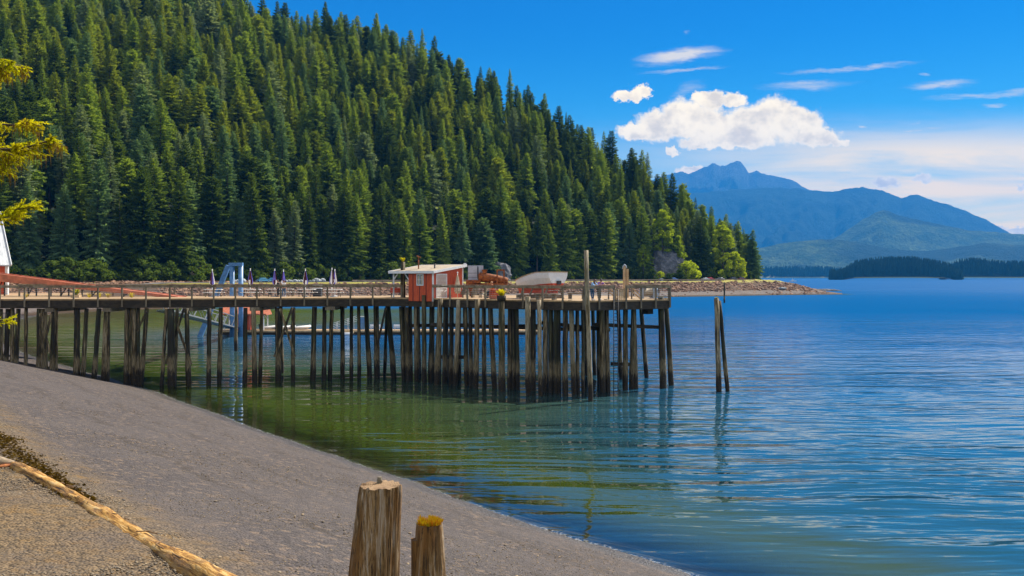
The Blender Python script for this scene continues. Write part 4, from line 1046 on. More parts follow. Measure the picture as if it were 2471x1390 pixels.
p = at(1010, 646, 96.2); MB().tube([(p.x, p.y, p.z - .3), (p.x, p.y, p.z + 1.0)], .06, 8).beam((p.x - .18, p.y, p.z + 1.16), (p.x + .2, p.y, p.z + .98), .2, .12).build('vent_pipe', 'rust', roof)
p = at(1049, 645, 95.5); MB().tube([(p.x, p.y, p.z - .25), (p.x, p.y, p.z - .05), (p.x, p.y, p.z + .25)], [.2, .07, .07], 8).tube([(p.x, p.y, p.z + .27), (p.x, p.y, p.z + .36)], .14, 8).build('vent_pipe', 'dark_metal', roof)
p = at(1122, 637, 97.2); MB().box((p.x, p.y, p.z), (.26, .12, .16)).tube([(p.x - .05, p.y, p.z - .4), (p.x - .05, p.y, p.z)], .04, 6).build('flood_lamp', 'grey_plastic', roof)
p = at(958, 712, 98); t = thing('bench', 'low dark red bench under the porch roof of the shed', 'bench', (p.x, p.y, DZ), .1)
MB().box((0, 0, .45), (1.3, .45, .08)).build('seat', 'red_boards', t); MB().box((0, .22, .7), (1.3, .06, .4)).build('backrest', 'red_boards', t)
for s_ in (-.55, .55): MB().box((s_, 0, .2), (.08, .4, .41)).build('leg', 'dark_wood', t)

# ------------------------------------------------------------------ terrace: umbrellas, tables
um = []
def canopy(h):
    b = MB(); n = 16; rows = [(0, .02), (.25, .1), (.6, .16), (1.0, .24), (1.25, .27), (1.45, .16)]; o = 0
    vs = []
    for d, rr_ in rows:
        for k in range(n):
            a = 6.2832 * k / n; q = rr_ * (1.0 if k % 2 == 0 else .62); vs.append((q * math.cos(a), q * math.sin(a), h - d))
    for i in range(len(rows) - 1):
        for k in range(n):
            b.add([vs[i * n + k], vs[i * n + (k + 1) % n], vs[(i + 1) * n + (k + 1) % n], vs[(i + 1) * n + k]], [(0, 1, 2, 3)], [0, 0, 1, 1, 0, 0, 1, 2][(k // 2) % 8] if i < 3 else [0, 2, 1, 0, 2, 0, 1, 2][(k // 2) % 8])
    b.add([(0.0, 0, h + .0)] + vs[:n], [(0, k + 1, (k + 1) % n + 1) for k in range(n)], 2)
    return b
TB = [(512, 99.0, 'leftmost', 2.62, 0.2), (604, 99.4, 'second, just right of the blue steel gantry', 2.7, 1.1), (663, 100.2, 'third, beside a person in dark clothes', 2.68, 2.2), (684, 101.6, 'fourth, behind a woman in white', 2.6, 3.0), (737, 99.5, 'fifth, standing alone', 2.66, 4.0), (801, 98.7, 'taller one of the touching pair nearest the shed', 2.76, 5.0), (808, 101.2, 'shorter one of the touching pair nearest the shed', 2.66, 5.9)]
def table(label, x, y, rz):
    t = thing('picnic_table', label, 'table', (x, y, DZ), rz, 'picnic tables on the pier terrace')
    b = MB()
    for k in range(5): b.box((0, -.32 + .16 * k, .75), (1.75, .15, .045))
    b.build('tabletop', 'white_cloth', t)
    for s_ in (-1, 1):
        MB().box((0, s_ * .72, .44), (1.8, .27, .045)).build('bench_seat', 'white_cloth', t)
    for s_ in (-.6, .6):
        b = MB(); b.beam((s_, -.25, .72), (s_, -.62, 0), .05, .1); b.beam((s_, .25, .72), (s_, .62, 0), .05, .1); b.beam((s_, -.78, .38), (s_, .78, .38), .05, .1); b.build('trestle', 'dark_wood', t)
for i, (px, Y, desc, h, rz) in enumerate(TB):
    x = gx(px, Y)
    t = thing('patio_umbrella', f'closed dark and violet umbrella, {desc}', 'umbrella', (x, Y, DZ), rz, 'closed umbrellas on the pier terrace')
    canopy(h).build('canopy', ['maroon', 'violet', 'white_cloth'], t)
    MB().tube([(0, 0, .05), (0, 0, h + .06)], .035, 8).build('pole', 'white_paint', t)
    MB().tube([(0, 0, 0), (0, 0, .06), (0, 0, .1)], [.3, .28, .06], 12).build('base', 'grey_plastic', t)
    MB().ball((0, 0, h + .08), .06, 8, 6).build('finial', 'white_paint', t)
    if i != 6: table('picnic table under the closed umbrella ' + ('leftmost of all' if i == 0 else 'right of the blue steel gantry' if i == 1 else 'beside the person in dark clothes' if i == 2 else 'behind the woman in white' if i == 3 else 'that stands alone' if i == 4 else 'of the touching pair'), x + .12, Y, rr.uniform(-.1, .1))
p = at(766, 708, 101); t = thing('bin', 'dark lidded bin standing between two picnic tables', 'bin', (p.x, p.y, DZ)); MB().box((0, 0, .4), (.85, .6, .8)).build('body', 'dark_metal', t); MB().box((0, 0, .83), (.92, .66, .07)).box((0, 0, 1.15), (.9, .5, .05)).build('lid', 'grey_plastic', t)
p = at(184, 706, 95.5); t = thing('flower_bush', 'round bright yellow bush on the deck behind the left railing', 'plant', (p.x, p.y, DZ)); leafs(t, 'leaves', (0, 0, .25), .48, .62, 160, ['yellow_leaf', 'green_leaf'], 11, .1); MB().box((0, 0, .12), (.8, .6, .3)).build('planter', 'tan_wood', t)
for k, (px, ds) in enumerate(((216, 'first and nearest the yellow bush'), (240, 'second, tall and thin'), (262, 'third, in the middle of the ramp'), (318, 'last one at the ramp foot'), (62, 'alone at the far left beside the railing'))):
    p = at(px, 712, 95.8); t = thing('grass_tuft', f'tuft of golden grass behind the left railing, {ds}', 'plant', (p.x, p.y, DZ)); leafs(t, 'blades', (0, 0, 0), .5, .55, 60, ['yellow_leaf', 'tan_wood'], 20 + k, .05)

# ------------------------------------------------------------------ machinery, boat and furniture on the platform
def spot(px, Y): return (gx(px, Y), Y, DZ)
t = thing('cabinet', 'pale grey metal cabinet standing on the rusty winch frame', 'cabinet', spot(1146, 103))
MB().box((-.22, 0, 2.42), (.95, .9, 1.5)).build('body', 'grey_metal', t); MB().box((.52, .1, 2.55), (.5, .8, 1.25), .3).build('side_unit', 'grey_metal', t); MB().box((-.22, -.46, 2.38), (.9, .03, .03)).box((-.22, -.46, 1.95), (.9, .03, .03)).build('seam', 'dark_metal', t)
t = thing('winch', 'rusty orange machine with a long boiler drum and an upright frame', 'winch', spot(1180, 102.6))
MB().tube([(-1.1, 0, 1.98), (-1.0, 0, 1.98), (.5, .1, 1.78), (1.7, .2, 1.55), (1.95, .2, 1.52)], [.3, .5, .46, .42, .3], 16).build('drum', 'rust', t)
MB().box((-.45, 0, 2.52), (.42, .4, .3)).box((-.45, 0, 2.7), (.55, .5, .07)).build('cap', 'rust', t)
b = MB()
for x0 in (.85, 1.55): b.box((x0, -.5, 1.35), (.14, .14, 2.7))
b.box((1.2, -.5, 2.68), (.84, .16, .14)); b.build('frame', 'rust', t)
b = MB()
for x0 in (-1.9, -.4, 1.4): b.box((x0, 0, .6), (.22, .9, 1.2))
b.box((-.2, 0, 1.25), (4.2, 1.0, .2)); b.box((-1.6, -.05, 1.45), (1.5, .9, .45)); b.build('base', 'rust', t)
MB().tube([(-1.9, -.7, 1.1), (-1.9, -.55, 1.1)], .45, 16).build('flywheel', 'rust', t); MB().tube([(.1, -.75, .9), (.1, -.55, .9)], .5, 16).build('flywheel', 'rust', t)
def deck_chair(label, px, Y, rz, k):
    t = thing('deck_chair', label, 'chair', spot(px, Y), rz, 'weathered wooden deck chairs')
    b = MB(); M = Matrix.Rotation(R(-20), 3, 'X'); b.box((0, 0, .36), (.62, .6, .05), mat=M.copy()); b.build('seat', 'post_wood', t)
    b = MB(); M = Matrix.Rotation(R(24), 3, 'X')
    for j in range(4): b.box((-.24 + .16 * j, .38, .68), (.13, .04, .8), mat=M)
    b.build('backrest', 'post_wood', t)
    for s_ in (-.34, .34): MB().box((s_, -.28, .28), (.07, .1, .56)).build('leg', 'post_wood', t); MB().box((s_, .25, .2), (.07, .1, .4)).build('leg', 'post_wood', t); MB().box((s_, .02, .58), (.13, .75, .04)).build('armrest', 'post_wood', t)
deck_chair('grey wooden deck chair nearest the cream umbrella by the shed', 1127, 95, 2.2, 0); deck_chair('grey wooden deck chair in the middle of the three below the winch', 1150, 95.5, 2.9, 1); deck_chair('grey wooden deck chair closest to the dark red crate', 1172, 95, -2.4, 2)
t = thing('crate', 'dark red slatted crate on the deck left of the yellow planter', 'crate', spot(1195, 90.5), .2); b = MB()
for k in range(5): b.box((0, -.4, .1 + .15 * k), (.95, .03, .12)); b.box((0, .4, .1 + .15 * k), (.95, .03, .12)); b.box((.47, 0, .1 + .15 * k), (.03, .78, .12)); b.box((-.47, 0, .1 + .15 * k), (.03, .78, .12))
b.build('slats', 'red_boards', t); MB().box((0, 0, .03), (.9, .75, .05)).build('bottom', 'dark_wood', t); MB().box((0, 0, .83), (1.0, .85, .05)).build('lid', 'red_boards', t)
t = thing('patio_umbrella', 'closed cream umbrella leaning against the right wall of the red shed', 'umbrella', (gx(1104, 95.3), 95.3, DZ), .3)
b = MB(); b.v = []; cb = canopy(2.25); cb.mi = [0] * len(cb.mi); cb.v = [(x * 1.25, y * 1.25, 2.25 - (2.25 - z) * 1.28) for x, y, z in cb.v]; cb.build('canopy', 'beige_cloth', t); MB().tube([(0, 0, 0), (0, 0, 2.35)], .035, 8).build('pole', 'white_paint', t); MB().ball((0, 0, 2.4), .08, 8, 6).build('finial', 'white_paint', t)
# boat on its cradle
bt = thing('boat', 'old wooden boat with white topsides and a red bottom propped up on the deck', 'boat')
tc = Vector((4.15, 89.5)); ax = Vector((-.65, .76)); bm_ = Vector((.76, .65)); L = 5.9
def hull(levels, name, mats, parent, lo, hi):
    b = MB(); n = 15; rows = []
    for i in range(n):
        t = i / (n - 1); hb = 1.16 * (1 - t ** 2.6) ** .75 + .02; zt_ = 10.42 - (.1 * t + .95 * max(0, t - .28) ** 1.15 * 1.15); zk = 8.55 + .32 * (1 - t) ** 1.5 + (.12 * t ** 3)
        rk = .5 * t ** 3
        row = []
        for sd in (-1, 1):
            pr_ = []
            for q in np.linspace(lo, hi, 5):
                w = hb * (.12 + .88 * min(1, q * 1.35) ** .55) * (.86 + .14 * q); z = zk + (zt_ - zk) * q
                c = tc + ax * (L * t - rk * (1 - q)) + bm_ * (w * sd); pr_.append(Vector((c.x, c.y, z)))
            row.append(pr_)
        rows.append(row)
    for sd in (0, 1):
        for i in range(n - 1):
            for j in range(4):
                q = [rows[i][sd][j], rows[i + 1][sd][j], rows[i + 1][sd][j + 1], rows[i][sd][j + 1]]
                b.add(q if sd else q[::-1], [(0, 1, 2, 3)], 0, True)
    for j in range(4): b.add([rows[0][0][j], rows[0][1][j], rows[0][1][j + 1], rows[0][0][j + 1]], [(0, 1, 2, 3)])
    return b.build(name, mats, parent), rows
hw, rw = hull(5, 'topsides', 'white_paint', bt, .36, 1.0); hull(5, 'bottom', 'red_hull', bt, 0.0, .358)
b = MB()
for sd in (0, 1):
    for i in range(len(rw) - 1): b.beam(rw[i][sd][4] + Vector((0, 0, .02)), rw[i + 1][sd][4] + Vector((0, 0, .02)), .1, .07)
b.beam(rw[0][0][4] + Vector((0, 0, .02)), rw[0][1][4] + Vector((0, 0, .02)), .1, .07); b.build('gunwale', 'tan_wood', bt)
k0 = Vector((tc.x, tc.y, 0)); MB().beam(k0 + Vector((0, 0, 8.62)) - Vector((ax.x, ax.y, 0)) * -.1, k0 + Vector((ax.x * 5.3, ax.y * 5.3, 8.56)), .12, .2).build('keel', 'red_hull', bt)
q = tc - ax * .12; MB().box((q.x, q.y, 9.48), (.46, .14, .34), math.atan2(bm_.y, bm_.x)).build('motor_bracket', 'dark_metal', bt)
cr = thing('boat_cradle', 'weathered timber cradle carrying the white and red boat', 'cradle')
for t_ in (.6, 2.6, 4.4):
    c = tc + ax * t_; b = MB(); b.beam((c.x - bm_.x * 1.1, c.y - bm_.y * 1.1, 8.2), (c.x + bm_.x * 1.1, c.y + bm_.y * 1.1, 8.2), .2, .3)
    for sd in (-1, 1): w = 1.0 if t_ < 4 else .45; b.beam((c.x + bm_.x * sd * (w + .25), c.y + bm_.y * sd * (w + .25), 8.0), (c.x + bm_.x * sd * w * .72, c.y + bm_.y * sd * w * .72, 9.0), .1, .12)
    b.build('trestle', 'post_wood', cr)
def bench(label, px, Y, w, rz):
    t = thing('bench', label, 'bench', spot(px, Y), rz, 'plank benches on the pier platform'); MB().box((0, 0, .5), (w, .5, .1)).build('seat', 'rail_wood', t)
    for s_ in (-w * .36, w * .36): MB().box((s_, 0, .22), (.3, .4, .45)).build('leg', 'post_wood', t)
bench('plank bench behind the railing under the boat', 1318, 86.6, 2.2, -.55); bench('plank bench behind the tall bare pole', 1392, 90, 1.7, -.2)
for k, (px, ht, cap) in enumerate(((1506.5, 3.0, 1), (1514, 2.75, 0))):
    t = thing('wooden_post', ('left one of twin square posts near the pier end, with a curved white cap', 'right one of twin square posts near the pier end, without a cap')[k], 'post', spot(px, 94.5 + k * .3))
    MB().box((0, 0, ht / 2), (.2, .2, ht), .2).build('shaft', 'tan_wood', t)
    if cap: MB().tube([(-.16, -.05, ht - .25), (-.1, -.03, ht + .02), (.04, 0, ht + .15), (.16, .03, ht + .02), (.2, .03, ht - .2)], .07, 8).build('cap', 'grey_metal', t)
t = thing('deck_winch', 'old white and rust mooring winch behind the rail at the pier end', 'winch', spot(1563, 91.2), .3)
MB().tube([(-.5, 0, .6), (-.42, 0, .6), (.25, 0, .6), (.33, 0, .6)], [.45, .34, .34, .45], 16).build('drum', 'off_white', t)
MB().box((-.62, 0, .55), (.14, .7, 1.1)).build('side_frame', 'grey_metal', t); MB().box((.45, 0, .5), (.14, .7, 1.0)).build('side_frame', 'grey_metal', t)
MB().tube([(.55, .1, .8), (.95, .1, .8)], .28, 12).tube([(.6, -.1, .35), (1.0, -.1, .35)], .2, 12).build('motor', 'grey_metal', t); MB().box((.7, .1, 1.15), (.4, .3, .12)).box((-.3, -.1, 1.1), (.5, .3, .08)).build('cover', 'rust', t)
p = at(1588, 678, 100); 
for k, (px, rz) in enumerate(((1535, .5), (1480, -.6))):
    t = thing('stair_rail', ('slanting wooden handrail of the steps right of the twin posts', 'short slanting handrail beside the two leaning women')[k], 'handrail', spot(px, 90 - k * 3), .5)
    b = MB(); b.beam((-.5, 0, 1.05), (.5, 0, .3), .06, .1); b.beam((-.5, 0, .7), (.5, 0, 0), .06, .1); b.build('rail', 'tan_wood', t); MB().box((-.5, 0, .5), (.1, .1, 1.1)).build('post', 'post_wood', t)

# ------------------------------------------------------------------ red ramp, left building
rp = thing('ramp', 'long red painted ramp sloping down to the deck on the left', 'ramp')
a0 = at(-90, 650, 104.5); a1 = at(440, 717, 98.5)
dv = (a1 - a0); nn = Vector((-dv.y, dv.x, 0)).normalized() * .75
MB().beam(a0 + Vector((0, 0, -.05)), a1 + Vector((0, 0, -.02)), 1.5, .08).build('walkway', 'red_paint', rp)
for sg in (-1, 1):
    p, q = a0 + nn * sg * 1.02, a1 + nn * sg * 1.02; b = MB(); w = Vector((0, 0, 1))
    o_ = nn.normalized() * .06
    b.add([p + w * .1 - o_, q + w * .08 - o_, q - w * .14 - o_, p - w * .85 - o_, p + w * .1 + o_, q + w * .08 + o_, q - w * .14 + o_, p - w * .85 + o_], [(0, 1, 2, 3), (4, 7, 6, 5), (0, 4, 5, 1), (3, 2, 6, 7), (0, 3, 7, 4), (1, 5, 6, 2)]); b.build('side_beam', 'red_paint', rp)
for f_ in (.18, .33, .48, .62, .76):
    c = a0 + dv * f_; b = MB()
    for sg in (-1, 1): b.beam((c.x + nn.x * sg * .8, c.y + nn.y * sg * .8, DZ), (c.x + nn.x * sg * .8, c.y + nn.y * sg * .8, c.z - .1), .12, .12)
    b.beam((c.x - nn.x * .8, c.y - nn.y * .8, DZ + .1), (c.x + nn.x * .8, c.y + nn.y * .8, c.z - .2), .08, .08); b.build('trestle', 'dark_wood', rp)
bl = thing('building', 'red walled building with a steep grey roof at the left edge', 'building')
K = Vector((-56.4, 112.0)); Lx = Vector((-.77, -.64)).normalized(); Dp = Vector((-.64, .77)).normalized(); ze, zr_, BL, BW = 11.3, 17.4, 15, 10.4
k1 = K + Lx * .35 + Dp * .35; cr_ = [k1, k1 + Lx * (BL - .7), k1 + Lx * (BL - .7) + Dp * (BW - .7), k1 + Dp * (BW - .7)]
b = MB(); b.poly([tuple(q) for q in cr_], DZ, ze); b.build('wall', 'red_boards', bl)
b = MB()
for q in (0, BL - .7): c = k1 + Lx * q; d_ = c + Dp * (BW - .7); mm = (c + d_) / 2; b.add([V3(c, ze), V3(d_, ze), V3(mm, zr_ - .5)], [(0, 1, 2)])
b.build('gable', 'red_boards', bl)
def f_mroof(g, b):
    p = g.pos(); q = g.vmath('DOT_PRODUCT', p, (Lx.x, Lx.y, 0)); fr_ = g.math('FRACT', g.math('MULTIPLY', q, 2.2)); n = g.noise(p, .8, 5, .6)
    g.set(b.inputs['Base Color'], g.mix(g.step(n, .3, .7), (.36, .38, .4), (.55, .56, .56))); g.set(b.inputs['Normal'], g.bump(g.step(fr_, .0, .12), .6, .05))
MT['metal_roof'] = principled('metal_roof', (.45, .46, .47), .5, build=f_mroof)
b = MB(); p0, p1 = K, K + Lx * BL; r0, r1 = K + Dp * BW / 2, K + Lx * BL + Dp * BW / 2; s0, s1 = K + Dp * BW, K + Lx * BL + Dp * BW
for u0, u1 in (((p0, p1), (r0, r1)), ((s0, s1), (r0, r1))):
    q = [V3(u0[0], ze - .1), V3(u0[1], ze - .1), V3(u1[1], zr_), V3(u1[0], zr_)]; q2 = [v + Vector((0, 0, .14)) for v in q]
    b.add(q + q2, [(0, 1, 2, 3), (4, 7, 6, 5), (0, 4, 5, 1), (1, 5, 6, 2), (2, 6, 7, 3), (3, 7, 4, 0)])
b.build('roof', 'metal_roof', bl)
MB().beam(V3(K - Lx * .03, ze), V3(r0 - Lx * .03, zr_ + .1), .08, .3).beam(V3(s0 - Lx * .03, ze), V3(r0 - Lx * .03, zr_ + .1), .08, .3).build('barge_board', 'white_paint', bl)
MB().beam(V3(k1, DZ), V3(k1, ze), .3, .3).build('corner_trim', 'white_paint', bl)

# ------------------------------------------------------------------ steel gantry and floating dock behind the pier
gt = thing('gantry', 'blue-grey steel pile gantry with a crossbeam and a raking leg', 'gantry')
for px, mt_ in ((560, 'blue_steel'), (581, 'blue_steel')):
    p = at(px, 641, 166); MB().tube([(p.x, p.y, -2), (p.x, p.y, p.z)], .4, 18).build('upright', mt_, gt)
p = at(551, 641, 167); q = at(483, 812, 167); MB().beam(p, q + (q - p) * .1, .65, .75).build('raking_leg', 'blue_steel', gt)
p = at(553, 638, 166); q = at(586, 638, 166); MB().beam(p, q, .9, .55).build('crossbeam', 'blue_steel', gt)
fd = thing('floating_dock', 'low pale floating dock lying on the water behind the pier', 'dock')
x0, x1 = gx(526, 172), gx(1300, 172)
MB().box(((x0 + x1) / 2, 173.5, .7), (x1 - x0, 4.0, .14)).build('deck', 'deck', fd); MB().box(((x0 + x1) / 2, 173.5, .2), (x1 - x0 - .3, 3.7, .85)).build('float', 'dark_wood', fd)
MB().beam((x0, 171.45, .6), (x1, 171.45, .6), .08, .3).build('fender_rail', 'tan_wood', fd)
MT['truss_steel'] = m_plain('truss_steel', (.11, .12, .13), .6)
tg = thing('gangway', 'grey steel truss gangway dropping from the pier to the floating dock', 'gangway')
a0 = Vector((gx(398, 108), 108, 6.3)); a1 = Vector((gx(572, 171.5), 171.5, 1.0)); d = a1 - a0; nrm = Vector((-d.y, d.x, 0)).normalized() * .8
for sg in (-1, 1):
    b = MB(); up = Vector((0, 0, 1.7)); o_ = nrm * sg; b.beam(a0 + o_, a1 + o_, .14, .16); b.beam(a0 + o_ + up, a1 + o_ + up, .12, .12)
    for k in range(14):
        p = a0 + d * (k / 14) + o_; q = a0 + d * ((k + 1) / 14) + o_; b.beam(p, q + up, .07, .07) if k % 2 else b.beam(p + up, q, .07, .07)
    b.build('truss', 'truss_steel', tg)
MB().beam(a0 + Vector((0, 0, .1)), a1 + Vector((0, 0, .1)), 1.5, .06).build('walkway', 'grey_metal', tg)
sh_ = thing('shelter', 'small red roofed shelter standing on the floating dock', 'shelter', (gx(594, 173.5), 173.5, .77))
b = MB(); w_, h0, h1, dd_ = 4.0, 2.85, 3.95, 1.9
b.add([(-w_, -dd_, h0), (w_, -dd_, h0), (w_, 0, h1), (-w_, 0, h1), (w_, dd_, h0), (-w_, dd_, h0), (-w_, -dd_, h0 - .22), (w_, -dd_, h0 - .22), (w_, dd_, h0 - .22), (-w_, dd_, h0 - .22)], [(0, 1, 2, 3), (3, 2, 4, 5), (6, 7, 1, 0), (8, 9, 5, 4), (1, 7, 8, 4, 2), (6, 0, 3, 5, 9), (9, 8, 7, 6)]); b.build('roof', 'red_paint', sh_)
MB().box((-.9, .2, 1.3), (3.2, 2.4, 2.6)).build('wall', 'red_boards', sh_)
for sx_ in (-3.4, 3.4):
    for sy_ in (-1.4, 1.4): b = MB(); b.box((sx_, sy_, 1.32), (.14, .14, 2.64)); b.beam((sx_, sy_, 1.7), (sx_ - .6 * np.sign(sx_), sy_, 2.6), .08, .08); b.build('post', 'white_paint', sh_)
def dinghy():
    t = thing('dinghy', '', 'dinghy', (0, 0, 0), 0, 'inflatable dinghies at the floating dock')
    b = MB(); pts = [(-1.5, -.62, .35), (.3, -.65, .38), (1.1, -.5, .45), (1.6, 0, .55), (1.1, .5, .45), (.3, .65, .38), (-1.5, .62, .35)]; b.tube(pts, [.16, .24, .24, .23, .24, .24, .16], 10); b.build('tube', 'white_cloth', t)
    MB().poly([(-1.3, -.5), (.9, -.42), (1.35, 0), (.9, .42), (-1.3, .5)], .1, .28).build('floor', 'grey_plastic', t); MB().box((-1.35, 0, .4), (.1, 1.0, .5)).build('transom', 'dark_wood', t)
    b = MB(); b.box((-1.55, 0, .75), (.35, .3, .4)); b.box((-1.55, 0, .25), (.12, .1, .7)); b.build('outboard_motor', 'black', t); MB().box((-.2, 0, .42), (.25, 1.1, .06)).build('seat', 'tan_wood', t); return t
d0_ = dinghy(); d0_.location = (gx(647, 174), 174.4, .77); d0_.rotation_euler.z = .25; d0_['label'] = 'grey white inflatable dinghy nearest the red roofed shelter'
dup(d0_, (gx(687, 174), 174.4, .77), .4, 'grey white inflatable dinghy between the other two on the dock'); dup(d0_, (gx(724, 174), 174.4, .77), .3, 'grey white inflatable dinghy nearest the white railed ramp')
t = thing('boarding_ramp', 'white railed boarding ramp rising along the floating dock', 'ramp')
a0 = Vector((gx(800, 174), 174, .9)); a1 = Vector((gx(866, 174), 174, 2.4)); b = MB()
for s_ in (-.5, .5):
    o_ = Vector((0, s_, 0))
    for k in range(4): b.beam(a0 + o_ + Vector((0, 0, .3 * k)), a1 + o_ + Vector((0, 0, .3 * k)), .06, .06)
    for k in range(6): p = a0 + (a1 - a0) * (k / 5) + o_; b.beam((p.x, p.y, .78), p + Vector((0, 0, .95)), .05, .05)
b.build('railing', 'white_paint', t); MB().beam(a0, a1, 1.0, .06).build('walkway', 'grey_metal', t)
t = thing('kiosk', 'narrow blue and white stand at the top of the boarding ramp', 'stand', (gx(875, 174), 174, .77)); MB().box((0, 0, 1.05), (.8, .6, 2.1)).build('panel', 'blue_steel', t); b = MB()
for sx_ in (-.6, .55): b.box((sx_, 0, 1.15), (.07, .07, 2.3))
b.box((0, 0, 2.3), (1.3, .5, .07)); b.build('frame', 'white_paint', t)
t = thing('buoy', 'long white fender buoy floating against the dock side', 'buoy', (gx(838, 170.8), 170.8, .15)); MB().tube([(-.9, 0, 0), (-.75, 0, 0), (.75, 0, 0), (.9, 0, 0)], [.1, .28, .28, .1], 12).build('body', 'white_paint', t); MB().tube([(.9, 0, 0), (1.0, .2, .15), (1.0, .5, .45)], .03, 6).build('line', 'rope', t)
for k, (px, nm) in enumerate(((905, 'left'), (962, 'middle'), (1002, 'right'))):
    t = thing('dock_bench', f'{nm} one of three low white benches on the floating dock', 'bench', (gx(px, 174), 174, .77), 0, 'benches on the floating dock'); MB().box((0, 0, .45), (1.8, .5, .08)).box((0, .22, .75), (1.8, .06, .25)).build('seat', 'white_paint', t)
    for s_ in (-.7, .7): MB().box((s_, 0, .2), (.1, .4, .42)).build('leg', 'grey_metal', t)
for k, (px, yb, w, yt) in enumerate(((186, 857, 15, 735), (63, 856, 9, 740), (30, 850, 10, 742), (137, 858, 6, 742), (262, 853, 8, 742), (314, 852, 6, 740), (334, 852, 9, 742), (570, 847, 8, 735))):
    t = thing('ramp_pile', ('thick pale', 'slim leftmost-but-one', 'grey leftmost', 'very slim short', 'slim tilted', 'thin dark', 'mottled grey', 'solitary slim grey')[k] + ' pile standing behind the pier ' + ('under the red ramp' if k < 7 else 'in front of the steel gantry'), 'pile'); pile(px, px - 1, yb, w, yt, 'pile_shaft', t)
# ------------------------------------------------------------------ cars, box, far boat
def car(label, px, Y, rz, col, suv=False, pickup=False):
    t = thing('parked_car', label, 'car', (gx(px, Y), Y, zl(gx(px, Y), Y) + .13), rz, 'cars parked along the coast road'); t.scale = (1.15,) * 3
    mt_ = principled('car_paint', col, .25, 0, .6); L, Wd, h = 4.5, 1.8, (1.75 if suv else 1.45)
    def loft(prof, w0, w1, zsplit):
        b = MB(); n = len(prof); vs = []
        for sg in (-1, 1):
            for x, z in prof: vs.append((x, sg * (w0 if z < zsplit else w1) / 2, z))
        b.add(vs, [tuple(range(n - 1, -1, -1)), tuple(range(n, 2 * n))] + [(i, (i + 1) % n, n + (i + 1) % n, n + i) for i in range(n)]); return b
    bm1 = loft([(-2.2, .35), (-2.25, .7), (-2.15, .95), (.95, 1.0), (2.0, .85), (2.25, .65), (2.2, .35)], Wd, Wd * .97, .6)
    bd = bm1.build('body', mt_, t)
    c0, c1, c2, c3 = (-2.0, -1.75, .5, 1.1) if suv else (-1.0 if pickup else -1.75, -.8 if pickup else -1.1, .35, 1.05)
    loft([(c0, .96), (c1, h), (c2, h), (c3, .97)], Wd * .95, Wd * .78, 1.1).build('cabin', mt_, t)
    b = MB()
    for sg in (-1, 1): b.add([(c0 + .22, sg * Wd * .472, 1.03), (c3 - .2, sg * Wd * .472, 1.03), (c2 - .05, sg * Wd * .402, h - .1), (c1 + .1, sg * Wd * .402, h - .1)], [(0, 1, 2, 3)])
    b.add([(c3 - .03, -.75, 1.02), (c3 - .03, .75, 1.02), (c2 + .06, .62, h - .07), (c2 + .06, -.62, h - .07)], [(0, 1, 2, 3)]); b.add([(c0 - .01, -.75, 1.04), (c0 - .01, .75, 1.04), (c1 - .05, .62, h - .07), (c1 - .05, -.62, h - .07)], [(0, 1, 2, 3)])
    b.build('window', 'glass', t)
    for x in (-1.35, 1.4):
        for sg in (-1, 1):
            w = MB().tube([(x, sg * .72, .33), (x, sg * .93, .33)], .33, 14).build('wheel', 'tyre', t); MB().tube([(x, sg * .931, .33), (x, sg * .95, .33)], .19, 10).build('rim', 'chrome', w)
    for sg in (-1, 1): MB().box((2.2, sg * .62, .72), (.1, .34, .16)).build('headlight', 'chrome', t); MB().box((-2.22, sg * .66, .8), (.08, .26, .18)).build('taillight', 'lamp_red', t)
carY = lambda px: offs_line([px], 24.6)[0][1]
car('white pickup parked next to the round bright bush', 1702, carY(1702), .55, (.75, .75, .74), False, True)
car('small red car behind the white pickup by the round bush', 1714, carY(1714) + 2.5, .7, (.5, .04, .03))
car('silver grey car in the middle of the cars on the point', 1737, carY(1737), 2.4, (.3, .33, .37))
car('dark hatchback parked left of the maroon one on the point', 1770, carY(1770), .5, (.03, .035, .04), True)
car('maroon van farthest out on the point', 1790, carY(1790), .5, (.16, .03, .03), True)
car('light blue car behind the umbrella right of the steel gantry', 636, carY(636), .75, (.1, .35, .55))
car('deep blue pickup left of the two close umbrellas', 654, carY(654), .75, (.04, .2, .36), False, True)
car('small blue car near the foot of the rock face below the bright bush', 1625, carY(1625), .6, (.1, .2, .5))
p = offs_line([1595], 24)[0]; t = thing('utility_box', 'pale green utility box beside the coast road behind the pier end', 'box', (p[0], p[1], zl(*p)), .5); MB().box((0, 0, .7), (1.7, 1.2, 1.4)).build('body', 'grey_metal', t); MB().box((0, 0, 1.43), (1.9, 1.35, .08)).build('lid', 'grey_plastic', t)
t = thing('motor_boat', 'tiny white motor boat far out near the opposite shore', 'boat', (gx(1913, 2100), 2100, 0)); b = MB(); b.add([(-7, -1.6, 1.6), (3, -1.6, 1.8), (8, 0, 2.4), (3, 1.6, 1.8), (-7, 1.6, 1.6), (-7, -1.2, -.3), (3, -1.1, -.3), (7, 0, -.2), (3, 1.1, -.3), (-7, 1.2, -.3)], [(0, 1, 2, 3, 4), (0, 5, 6, 1), (1, 6, 7, 2), (2, 7, 8, 3), (3, 8, 9, 4), (4, 9, 5, 0)]); b.build('hull', 'white_paint', t); MB().box((0, 0, 2.8), (5, 2.2, 2.2)).build('cabin', 'white_paint', t); MB().tube([(-.5, 0, 3.8), (-.5, 0, 7.5)], .12, 6).build('mast', 'white_paint', t)

